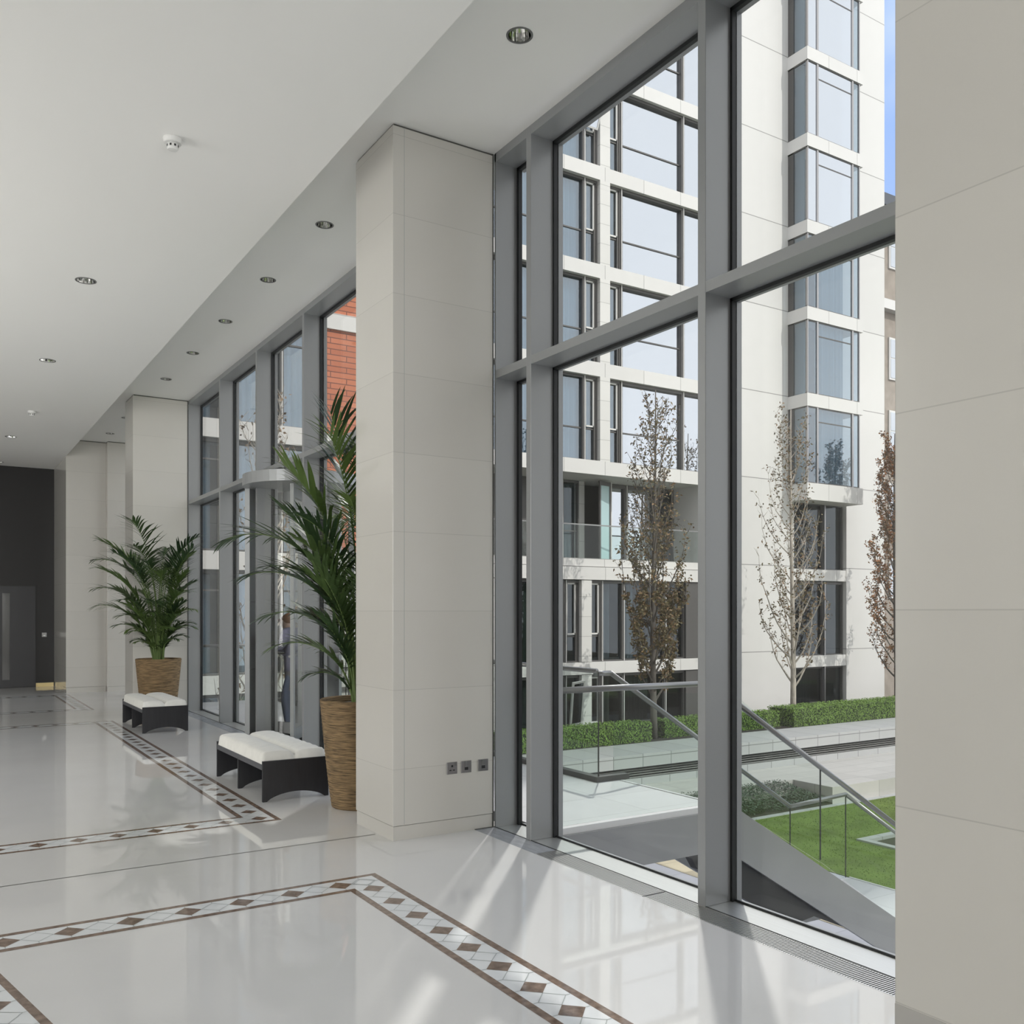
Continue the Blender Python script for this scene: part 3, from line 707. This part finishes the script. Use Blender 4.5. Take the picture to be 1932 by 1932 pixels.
# raised stone terrace, wall with louvres, upper ledge
struct(B('raised_paving', ['paving'], (6, 36, 16.4, 17.95, G-.1, -2.8), (19.15, 36, 15.16, 16.4, G-.1, -2.8)))
struct(B('garden_wall', 'ledge', (6, 36, 17.95, 18.4, -2.8, -2.62), (6, 36, 17.9, 19.42, -2.33, -2.0)))
lv = thing('louvre_grille', (20, 18.1, -2.5), 'long dark horizontal louvre strip below the stone garden ledge', 'grille')
local(B('backing', 'louver', (6, 36, 18.25, 18.3, -2.62, -2.33)), lv)
for k in range(4):
    z = -2.60+k*.055; local(B('slat', 'louver_edge', (6, 36, 18.0+k*.03, 18.08+k*.03, z, z+.010)), lv)
struct(B('garden_terrace', 'earth', (4, 36, 19.42, 23.2, G, -2.0)))

def hedge(x0, x1, y0, y1, z0, z1, label, seed):
    t = thing('hedge', ((x0+x1)/2, (y0+y1)/2, z0), label, 'hedge', 'clipped box hedges')
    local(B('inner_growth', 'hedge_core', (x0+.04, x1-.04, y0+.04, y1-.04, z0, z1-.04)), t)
    mb = MB(); rng = random.Random(seed); Lx, Ly, Lz = x1-x0, y1-y0, z1-z0
    def put(c, nrm):
        a = Vector((rng.uniform(-1, 1), rng.uniform(-1, 1), rng.uniform(-1, 1))); u = (a-nrm*a.dot(nrm)*.6).normalized()*rng.uniform(.018, .032); v = u.cross(nrm+Vector((rng.uniform(-.6, .6),)*3)).normalized()*rng.uniform(.01, .02)
        c = c+nrm*rng.uniform(-.04, .02); mb.quad(c-u, c+v, c+u, c-v)
    for k in range(int(Lx*Lz*1100)): put(Vector((rng.uniform(x0, x1), y0, rng.uniform(z0, z1))), Vector((0, -1, 0)))
    for k in range(int(Lx*Ly*750)): put(Vector((rng.uniform(x0, x1), rng.uniform(y0, y1), z1)), Vector((0, 0, 1)))
    for k in range(int(Ly*Lz*900)):
        put(Vector((x0, rng.uniform(y0, y1), rng.uniform(z0, z1))), Vector((-1, 0, 0))); put(Vector((x1, rng.uniform(y0, y1), rng.uniform(z0, z1))), Vector((1, 0, 0)))
    local(mb.build('leaves', 'hedge'), t)
hedge(12.2, 17.0, 19.5, 20.3, -2, -1.47, 'green clipped hedge at left, behind the terrace glass corner', 1)
hedge(17.7, 22.45, 19.75, 20.4, -2, -1.5, 'middle clipped hedge between the two leafy courtyard trees', 2)
hedge(22.75, 33.0, 19.45, 20.5, -2, -1.42, 'long sunlit clipped hedge at right, in front of the plain stone wall', 3)

# ================================================================== trees
def tree(loc, H, seed, label, mats, leafn, leafz, spread=.9, bark='bark', nb=46, name='fastigiate_tree', leafsize=.062, dens=1.0):
    t = thing(name, loc, label, 'tree', 'courtyard trees with upright crowns'); rng = random.Random(seed)
    tk = MB(); pts = []; N = 14
    for k in range(N+1):
        u = k/N; pts.append(Vector((.06*math.sin(u*5+seed), .06*math.cos(u*4+seed), u*H)))
    tk.tube(pts, [.092*(1-u/(N+1))+.008 for u in range(N+1)], 8); tk.build('trunk', bark, t, smooth=True)
    br = MB(); tips = []
    for b in range(nb):
        u = .10+.82*(b/nb); x = u*N; i = int(x); P = pts[i].lerp(pts[i+1], x-i)
        az = b*2.4+rng.uniform(-.4, .4); L = (H*.30*(1-u)**.6+.25)*rng.uniform(.7, 1.15)*(spread if u > .2 else spread*.8)
        d = Vector((math.cos(az), math.sin(az), 0)); q = P.copy(); path = [q.copy()]; th = rng.uniform(.55, .9)
        M2 = 7
        for k in range(M2):
            th2 = max(.06, th-(k/M2)*.8)+rng.uniform(-.1, .1); d2 = Vector((math.cos(az+rng.uniform(-.2, .2)), math.sin(az+rng.uniform(-.2, .2)), 0))
            q = q+(d2*math.sin(th2)+Vector((0, 0, 1))*math.cos(th2))*L/M2; path.append(q.copy())
        r0 = .028*(1-u)+.010; br.tube(path, [r0*(1-.85*k/M2) for k in range(M2+1)], 4, caps=False)
        for k in range(2, M2+1):
            for s in range(2):
                a2 = rng.uniform(0, 6.28); l2 = rng.uniform(.15, .42)*(1.1-u*.4); e = path[k].copy(); sub = [e.copy()]
                for j in range(3):
                    e = e+Vector((math.cos(a2)*.55, math.sin(a2)*.55, rng.uniform(.5, 1.0))).normalized()*l2/3+Vector((rng.uniform(-.02, .02),)*3); sub.append(e.copy())
                br.tube(sub, [.0085, .007, .0055, .003], 3, caps=False); tips += sub[1:]
    br.build('branches', bark, t)
    lf = MB()
    for k in range(leafn):
        c = rng.choice(tips); zz = c.z/H
        if rng.random() > leafz(zz): continue
        c = c+Vector((rng.gauss(0, .05), rng.gauss(0, .05), rng.gauss(0, .06)))
        u = Vector((rng.uniform(-1, 1), rng.uniform(-1, 1), rng.uniform(-1, .2))).normalized()*leafsize*rng.uniform(.6, 1.1); v = u.cross(Vector((rng.uniform(-1, 1), rng.uniform(-1, 1), rng.uniform(-1, 1)))).normalized()*leafsize*.42
        mid = c+v*.3; lf.poly([c-u, c-u*.2+v, c+u, c-u*.2-v], rng.randrange(len(mats)))
    lf.build('leaves', list(mats), t)['kind'] = 'stuff'
    return t
tree((17.45, 19.9, -2), 9.9, 4, 'tree with olive brown leaves in front of the gridded facade, left of the thick mullion', ('oliveleaf', 'oliveleaf', 'dryleaf'), 22000, lambda z: 1.0 if .1 < z < .42 else (.35 if z < .62 else .10), spread=1.0, nb=54)
tree((24.15, 20.75, -2), 10.3, 8, 'nearly bare pale tree in front of the bay window column', ('dryleaf', 'oliveleaf'), 6500, lambda z: .55 if z < .5 else .28, bark='bark_pale', nb=52, spread=1.0)
tree((29.75, 20.8, -2), 10.1, 15, 'tree with orange brown leaves cut off by the right pillar', ('orangeleaf', 'dryleaf'), 12000, lambda z: .8, nb=50, spread=.95)
tree((5.75, 17.9, -2.9), 9.2, 21, 'bare tree seen through the panes above the revolving door', ('dryleaf',), 1800, lambda z: .4, bark='bark_pale', nb=50, spread=.9)

# ================================================================== buildings
def curtain(x0, x1, y, z0, z1, m, parent, name='curtain', amp=.035):
    mb = MB(); n = max(8, int((x1-x0)/.035)); ph = x0*3
    P = [(x0+(x1-x0)*k/n, y+amp*math.sin(k*1.3+ph)+amp*.5*math.sin(k*.47)) for k in range(n+1)]
    for k in range(n): mb.quad((P[k][0], P[k][1], z0), (P[k+1][0], P[k+1][1], z0), (P[k+1][0], P[k+1][1], z1), (P[k][0], P[k][1], z1))
    return mb.build(name, m, parent)
def win(bld, x0, x1, z0, z1, y=23.24, pane='mirror', transom=None, cur=None, cas=False, fw=.05, depth=.10, light='wframe_light', cm='curtain', edge=True):
    """one window: frame > pane, curtain"""
    f = MB(); f.box(x0, x0+fw, y-depth, y+.03, z0, z1, 0); f.box(x1-fw, x1, y-depth, y+.03, z0, z1, 0); f.box(x0+fw, x1-fw, y-depth, y+.03, z1-fw*1.6, z1, 0); f.box(x0+fw, x1-fw, y-depth, y+.03, z0, z0+fw*.7, 0)
    if edge: f.box(x0-.012, x0+.012, y-depth-.03, y-depth, z0, z1, 1)  # white strip put in for the sunlit edge of the frame
    if transom is not None: f.box(x0+fw, x1-fw, y-.03, y+.03, transom-.022, transom+.022, 0)
    if cas:
        zt = transom+.05 if transom else z0+.08
        f.box(x0+fw, x0+fw+.035, y-.07, y-.02, zt, z1-fw*1.6-.01, 1); f.box(x1-fw-.035-.06, x1-fw-.06, y-.07, y-.02, zt, z1-fw*1.6-.01, 1)
        f.box(x0+fw, x1-fw-.06, y-.07, y-.02, zt, zt+.05, 1); f.box(x0+fw, x1-fw-.06, y-.07, y-.02, z1-fw*1.6-.05, z1-fw*1.6, 1); f.box(x1-fw-.06, x1-fw, y-.07, y, z0, z1, 0)
    o = f.build('window', ['wframe', light]); local(o, bld)
    pm = MB(); pm.box(x0+fw, x1-fw, y, y+.012, z0+fw*.7, z1-fw*1.6); p = pm.build('pane', pane, o)
    if cur: curtain(x0+fw+cur[0]*(x1-x0), x0+fw+(cur[1])*(x1-x0-2*fw), y+.18, z0+.05, z1-.1, cm, o)
    return o

LV = [6.35+3.1*k for k in range(7)]
bA = thing('apartment_building', (17, 25, -2), 'pale stone apartment building with a grid of large sky-reflecting windows', 'building')
def pA_(name, m, *bx, **k): return local(B(name, m, *bx, **k), bA)
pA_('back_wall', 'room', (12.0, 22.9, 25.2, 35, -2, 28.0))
for z in [-.0, 3.18]+LV+[28.05]:
    if z == 3.18: pA_('floor_slab', 'facade', (12.0, 22.9, 22.98, 25.2, 2.6, 3.0)); pA_('balcony_kerb', 'facade', (12.0, 22.3, 23.03, 23.2, 3.02, 3.27)); pA_('balcony_floor', 'ledge', (12.0, 22.9, 23.2, 25.2, 3.0, 3.12))
    elif z == 0: pA_('floor_slab', 'facade', (12.0, 22.9, 23, 25.2, -.36, .02))
    else: pA_('floor_slab', 'facade', (12.0, 22.9, 23, 25.2, z-.44, z))
for k, z in enumerate(LV):
    z0, z1 = z, z+2.66
    cs = k in (0, 1, 2)
    pA_('pier', 'pier', (17.91, 18.31, 23.0, 25.2, z0, z1)); pA_('pier', 'pier', (12.3, 12.7, 23.0, 25.2, z0, z1))
    win(bA, 14.9, 17.38, z0, z1, pane='blue_glass' if k < 4 else 'mirror', transom=z0+1.02, cur=(0, .97) if k < 4 else None)
    win(bA, 17.40, 17.90, z0, z1, pane='blue_glass' if k < 4 else 'mirror', transom=z0+1.02, cas=True, cur=(0, .9) if k < 3 else None)
    win(bA, 12.72, 14.88, z0, z1, pane='blue_glass', transom=z0+1.02, cur=(0, .5))
    win(bA, 18.32, 18.84, z0, z1, pane='blue_glass' if k < 4 else 'mirror', transom=z0+1.02, cas=True, cur=(0, .9) if k < 4 else None)
    win(bA, 18.86, 21.52, z0, z1, pane='mirror', transom=z0+1.02, cur=(0, .12), fw=.055, depth=.12)
    win(bA, 21.54, 22.88, z0, z1, pane='mirror', fw=.055, depth=.12)
# open casement on an upper floor
T = Matrix.Translation((17.42, 23.02, LV[3]+1.1)) @ Matrix.Rotation(math.radians(24), 4, 'X')
m = MB(); m.box(0, .4, -.02, .02, 0, .05, 0, T); m.box(0, .4, -.02, .02, 1.35, 1.4, 0, T); m.box(0, .05, -.02, .02, .05, 1.35, 0, T); m.box(.35, .4, -.02, .02, .05, 1.35, 0, T)
oc = local(m.build('open_casement', 'wframe_light'), bA); m = MB(); m.box(.05, .35, -.005, .005, .05, 1.35, 0, T); m.build('pane', 'mirror', oc)
# loggia storey
y = 24.5
pA_('loggia_wall', 'pier', (18.0, 18.42, y, 25.2, 3.12, 5.91)); pA_('loggia_side', 'facade', (22.3, 22.9, 23.0, 25.2, 3.12, 5.91))
pA_('loggia_back', 'wframe', (12.0, 17.4, y, y+.1, 3.12, 5.91))
win(bA, 17.45, 18.12, 3.14, 5.9, y=y, pane='dim_glass', transom=4.25, cur=(0, .8), cm='screen')
m = MB(); T = Matrix.Translation((18.45, 23.75, 3.12)) @ Matrix.Rotation(math.radians(14), 4, 'Z'); m.box(0, .6, -.03, .03, 0, .12, 0, T); m.box(0, .6, -.03, .03, 2.6, 2.74, 0, T); m.box(0, .07, -.03, .03, .12, 2.6, 0, T); m.box(.53, .6, -.03, .03, .12, 2.6, 0, T)
sc = local(m.build('folding_screen', 'wframe'), bA); m = MB(); m.box(.07, .53, -.01, .01, .12, 2.6, 0, T); m.build('screen_glass', 'screen', sc)
pA_('post', 'wframe_light', (19.04, 19.26, 24.1, 24.3, 3.12, 5.91))
win(bA, 19.3, 20.12, 3.14, 5.9, y=y, pane='mirror', fw=.07, cur=(0, .1)); win(bA, 20.14, 21.4, 3.14, 5.9, y=y, pane='mirror', fw=.07); win(bA, 21.42, 22.28, 3.14, 5.9, y=y, pane='dim_glass', fw=.07, light='wframe')
pA_('balcony_rail', 'canopy_metal', (12.0, 22.5, 23.04, 23.07, 4.30, 4.34)); pA_('balcony_glass', 'rail_glass', (12.0, 22.5, 23.05, 23.062, 3.27, 4.30))
# lower storeys
for (z0, z1, low) in ((.03, 2.58, 0), (-2.0, -.38, 1)):
    win(bA, 14.6, 16.64, z0, z1, pane='dim_glass', cur=(0, .9), cm='curtain_green')
    win(bA, 16.68, 17.18, z0, z1, pane='dim_glass', transom=z0+.8 if not low else None, cas=not low, light='wframe_light')
    pA_('pier', 'pier', (17.19, 17.58, 23.0, 25.2, z0, z1)); pA_('pier', 'pier', (12.3, 14.58, 23.0, 25.2, z0, z1))
    win(bA, 17.59, 18.09, z0, z1, pane='dim_glass', transom=z0+.8 if not low else None, cas=True)
    win(bA, 18.10, 18.95, z0, z1, pane='dim_glass', cur=(0, .62), cm='curtain' if not low else 'curtain_green')
    win(bA, 18.98, 20.75, z0, z1, pane='dim_glass', cur=(0, .7) if low else (0, .35), cm='curtain' if not low else 'curtain_green')
    win(bA, 20.77, 21.6, z0, z1, pane='dim_glass')
    pA_('end_wall', 'wframe', (21.6, 22.9, 23.05, 25.2, z0, z1))
T = Matrix.Translation((16.72, 23.0, -1.95)) @ Matrix.Rotation(math.radians(16), 4, 'X') @ Matrix.Rotation(math.radians(-7), 4, 'Y')
m = MB(); m.box(0, .46, -.03, .03, 0, .07, 0, T); m.box(0, .46, -.03, .03, 1.4, 1.46, 0, T); m.box(0, .06, -.03, .03, .07, 1.4, 0, T); m.box(.40, .46, -.03, .03, .07, 1.4, 0, T)
oc = local(m.build('open_casement', 'wframe_light'), bA); m = MB(); m.box(.06, .40, -.005, .005, .07, 1.4, 0, T); m.build('pane', 'dim_glass', oc)

# plain stone tower with the bay window column
bB = thing('stone_tower', (27.5, 25, -2), 'pale plain stone tower with a projecting column of bay windows', 'building')
def pB(name, m, *bx, **k): return local(B(name, m, *bx, **k), bB)
pB('wall', 'facade_b', (22.9, 26.9, 23.0, 24.0, -2, 28.05), (29.87, 32.2, 23.0, 24.0, -2, 28.05), (26.9, 29.87, 23.0, 24.0, 6.0, 28.05), bevel=0)
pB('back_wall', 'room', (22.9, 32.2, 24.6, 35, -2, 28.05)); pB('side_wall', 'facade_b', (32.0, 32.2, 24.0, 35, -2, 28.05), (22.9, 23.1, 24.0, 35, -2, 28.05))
bx0, bx1, by = 26.58, 29.5, 22.13
for k, z in enumerate(LV):
    band = thing('bay_band', (0, 0, 0)); 
    o = MB(); e = .035; o.box(bx0-e, bx1+e+.12, by-e, 23.0, z-.48 if k else 5.62, z-.02 if k else 6.22); ob = local(o.build('spandrel_band', 'facade'), bB); bpy.data.objects.remove(band)
    z0, z1 = (z-.02 if k else 6.22), z+2.62
    pane = 'mirror' if k >= 3 else 'blue_glass'; cur = None if k >= 3 else (0, 1)
    zt = z1-.52
    f = MB()
    for a, b in ((bx0, bx0+.05), (27.09, 27.18), (29.05, 29.14), (bx1-.05, bx1)): f.box(a, b, by-.01, by+.06, z0, z1, 1 if a < 28 else 1)
    f.box(27.18, 29.05, by+.01, by+.04, zt-.02, zt+.02, 0); f.box(bx0, bx1, by, by+.05, z1-.04, z1, 0); f.box(bx0, bx1, by, by+.05, z0, z0+.04, 0)
    f.box(bx0, bx0+.05, 22.75, 23.0, z0, z1, 0); f.box(bx0, bx0+.05, by+.06, 23, z1-.04, z1, 0)
    w_ = local(f.build('bay_window', ['wframe', 'steel_plate']), bB)
    for a, b, pm in ((bx0+.05, 27.09, pane), (27.18, 29.05, pane), (29.14, bx1-.05, 'blue_glass')):
        m = MB(); m.box(a, b, by+.02, by+.03, z0+.04, z1-.04); m.build('pane', pm, w_)
    m = MB(); m.box(bx0+.02, bx0+.03, by+.06, 22.75, z0+.04, z1-.04); m.build('side_pane', 'blue_glass', w_)
    if k < 3: curtain(27.25, 28.75, by+.2, z0, z1-.05, 'curtain', w_, amp=.05)
    m = MB(); m.box(bx0+.2, bx0+.24, by+.3, 22.9, z0, z1); m.build('side_curtain', 'curtain', w_)
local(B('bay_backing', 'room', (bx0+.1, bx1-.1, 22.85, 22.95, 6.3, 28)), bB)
for (z0, z1) in ((3.18, 5.7), (-.05, 2.72), (-2.0, -.46)):
    pB('spandrel', 'facade', (26.9, 29.87, 23.02, 24.0, z0-.42, z0)) if z0 > -2 else None
    f = win(bB, 26.92, 28.72, z0, z1, y=23.25, pane='dim_glass', cur=(.25, .8) if z0 > 1 or z0 < -1 else None, edge=False, cm='curtain_dark')
    win(bB, 28.74, 29.85, z0, z1, y=23.25, pane='dim_glass', edge=False)
    m = MB(); m.box(28.70, 28.76, 23.08, 23.2, z0, z1); local(m.build('mullion', 'steel_plate'), bB)

# brick wing with white bands, and the banded block at the far left
bC = thing('brick_building', (10.3, 25, -2), 'red brick building with white horizontal bands beyond the far panes', 'building')
local(B('brick_wall', 'brick', (8.7, 12.0, 23.1, 30, 3.2, 24)), bC)
for z in (6.28, 9.48, 12.6, 15.7): local(B('white_band', 'facade', (8.7, 12.0, 23.02, 23.1, z-.42, z)), bC)
local(B('lower_wall', 'facade', (8.7, 12.0, 23.05, 30, -2, 3.2)), bC)
for z0, z1 in ((-1.9, -.4), (.1, 2.5)): win(bC, 9.2, 11.4, z0, z1, y=23.06, pane='dim_glass')
bD = thing('banded_building', (4, 25, -2), 'grey building with pale bands and curtained windows at the far left of the courtyard', 'building')
local(B('back_wall', 'room', (-2, 8.7, 24.2, 30, -2, 24)), bD)
for z in [.02, 3.1]+LV[:5]: local(B('floor_band', 'facade', (-2, 8.7, 23, 24.2, z-.46, z)), bD)
for z, z1 in [(-2, -.45), (.03, 2.63), (3.12, 5.88)]+[(z, z+2.64) for z in LV[:4]]:
    for i, x in enumerate((3.6, 5.0, 6.4, 7.7)):
        w2 = 1.3 if i < 3 else .95
        win(bD, x, x+w2, z, z1, pane='blue_glass', cur=(0, .75), transom=z1-.5 if i % 2 else None)
local(B('wall_panel', 'wframe_light', (-2, 3.6, 23.1, 24.2, -2, 24)), bD)
# distant building right of the tower
bE = thing('distant_building', (42, 33, -2), 'brown stone building with white sash windows glimpsed between tower and right pillar', 'building')
local(B('wall', 'brown_stone', (34, 56, 30, 42, -3, 22.6)), bE); local(B('roof', 'slate', (33.8, 56, 29.7, 42.2, 22.6, 23.2)), bE); local(B('cornice', 'wframe_light', (34, 56, 29.6, 30, 17.2, 17.7)), bE)
for z in (19.6, 13.8, 10, 6.2, 2.4):
    for x in (39.5, 42.3, 45):
        f = MB(); f.box(x, x+1.5, 29.92, 30, z-.1, z+2.1); o = local(f.build('window', 'wframe_light'), bE); m = MB(); m.box(x+.1, x+1.4, 29.9, 29.93, z, z+1.0); m.box(x+.1, x+1.4, 29.9, 29.93, z+1.06, z+2); m.build('pane', 'mirror', o)
# unseen block added to keep the sun off the hall; also shows in the glass
struct(B('sun_blocker', 'brown_stone', (3.9, 15, -22, -9, -3.3, 34)))
struct(B('courtyard_fence', 'brown_stone', (36, 36.3, -22, 23, -3.3, -1)))

# ================================================================== person pushing through the revolving door
def skin_mesh(name, joints, edges, m, parent, sub=2):
    me = bpy.data.meshes.new(name); me.from_pydata([j[0] for j in joints], edges, []); o = bpy.data.objects.new(name, me); COL.objects.link(o)
    md = o.modifiers.new('skin', 'SKIN'); md.use_smooth_shade = True
    for i, j in enumerate(joints):
        r = j[1] if isinstance(j[1], tuple) else (j[1], j[1]); me.skin_vertices[0].data[i].radius = r
    me.skin_vertices[0].data[0].use_root = True
    s = o.modifiers.new('sub', 'SUBSURF'); s.levels = sub; s.render_levels = sub
    dg = bpy.context.evaluated_depsgraph_get(); ev = o.evaluated_get(dg); nm = bpy.data.meshes.new_from_object(ev); nm.name = name
    bpy.data.objects.remove(o); nm.materials.clear(); nm.materials.append(M_[m])
    for p in nm.polygons: p.use_smooth = True
    q = bpy.data.objects.new(name, nm); COL.objects.link(q); q.parent = parent; return q
F = Vector((-.844, .536, 0)); Sd = Vector((-.536, -.844, 0))  # forward, the person's left (towards the camera)
def P(f, s, z): return tuple(F*f + Sd*s + Vector((0, 0, z)))
person = thing('person', (4.07, 11.85, 0), 'person in a lavender grey coat and blue jeans leaning forward to push the revolving door', 'person')
J = [(P(-.10, 0, .90), (.12, .10)), (P(-.06, 0, 1.06), (.11, .09)), (P(-.01, 0, 1.21), (.13, .10)), (P(.03, 0, 1.32), (.10, .08)), (P(.06, 0, 1.39), .048), (P(.085, 0, 1.46), (.068, .08)), (P(.10, 0, 1.525), (.066, .08)),
     (P(.01, .17, 1.31), .052), (P(.10, .21, 1.13), .040), (P(.27, .14, 1.17), .032), (P(.33, .12, 1.19), .024),
     (P(.01, -.17, 1.31), .052), (P(.10, -.21, 1.11), .040), (P(.27, -.14, 1.10), .032), (P(.33, -.12, 1.12), .024),
     (P(-.08, .09, .84), .085), (P(.05, .09, .48), .058), (P(.0, .09, .09), .038), (P(.06, .09, .05), .034), (P(.16, .09, .03), .024),
     (P(-.11, -.09, .84), .085), (P(-.13, -.09, .48), .058), (P(-.30, -.09, .16), .038), (P(-.28, -.09, .07), .034), (P(-.18, -.09, .03), .024)]
E_ = [(0, 1), (1, 2), (2, 3), (3, 4), (4, 5), (5, 6), (3, 7), (7, 8), (8, 9), (9, 10), (3, 11), (11, 12), (12, 13), (13, 14), (0, 15), (15, 16), (16, 17), (17, 18), (18, 19), (0, 20), (20, 21), (21, 22), (22, 23), (23, 24)]
skin_mesh('body', J, E_, 'skin', person)
for sg in (1, -1):
    z = 1.19 if sg > 0 else 1.13; bs = .12*sg
    for k, (ds, ln) in enumerate(((-.03, .055), (-.012, .068), (.008, .072), (.026, .062))):
        skin_mesh('finger', [(P(.33, bs+ds*.8, z+.01), .010), (P(.365, bs+ds, z+.02+ln*.4), .0095), (P(.375, bs+ds, z+.02+ln), .008)], [(0, 1), (1, 2)], 'skin', person, 1)
    skin_mesh('thumb', [(P(.315, bs-.02*sg, z), .011), (P(.35, bs-.05*sg, z+.015), .010), (P(.36, bs-.058*sg, z+.045), .009)], [(0, 1), (1, 2)], 'skin', person, 1)
skin_mesh('coat', [(P(-.01, 0, 1.20), (.175, .14)), (P(-.04, 0, 1.08), (.16, .135)), (P(-.09, 0, .96), (.165, .14)), (P(.025, 0, 1.31), (.14, .11)), (P(.05, 0, 1.375), .07),
    (P(.01, .18, 1.31), .078), (P(.10, .22, 1.13), .062), (P(.24, .155, 1.165), .050), (P(.01, -.18, 1.31), .078), (P(.10, -.22, 1.11), .062), (P(.24, -.155, 1.10), .050)],
    [(0, 1), (1, 2), (0, 3), (3, 4), (3, 5), (5, 6), (6, 7), (3, 8), (8, 9), (9, 10)], 'coat', person)
MB().tube([P(-.05, 0, 1.08), P(-.09, 0, .95), P(-.11, 0, .84)], [.155, .185, .20], 20).build('coat_skirt', 'coat', person, smooth=True)
MB().tube([P(-.11, 0, .845), P(-.13, 0, .72), P(-.155, 0, .60)], [.199, .212, .225], 20).build('coat_hem', 'skirt', person, smooth=True)
for sg, j in ((1, (15, 16, 17)), (-1, (20, 21, 22))):
    skin_mesh('trouser_leg', [(J[j[0]][0], .115), (J[j[1]][0], .080), (J[j[2]][0], .060)], [(0, 1), (1, 2)], 'jeans', person)
skin_mesh('shoe', [(P(-.01, .09, .05), .050), (P(.07, .09, .045), .046), (P(.18, .09, .035), .034)], [(0, 1), (1, 2)], 'shoe', person)
skin_mesh('shoe', [(P(-.305, -.09, .09), .048), (P(-.24, -.09, .055), .046), (P(-.15, -.09, .035), .034)], [(0, 1), (1, 2)], 'shoe', person)
skin_mesh('hair', [(P(.09, 0, 1.565), (.082, .09)), (P(.055, 0, 1.515), (.082, .082)), (P(.035, 0, 1.43), (.068, .052))], [(0, 1), (1, 2)], 'hair', person)
fc = MB()
for sg in (1, -1): fc.lathe([(.001, -.009), (.008, -.004), (.009, 0), (.008, .004), (.001, .009)], P(.167, .03*sg, 1.505), 10)
fc.build('eyes', 'black', person, smooth=True)
fc = MB(); fc.tube([P(.167, 0, 1.505), P(.192, 0, 1.48), P(.172, 0, 1.47)], [.006, .013, .008], 8); fc.tube([P(.160, -.02, 1.443), P(.166, 0, 1.442), P(.160, .02, 1.443)], [.003, .006, .003], 6)
fc.build('nose_and_mouth', 'skin', person, smooth=True)
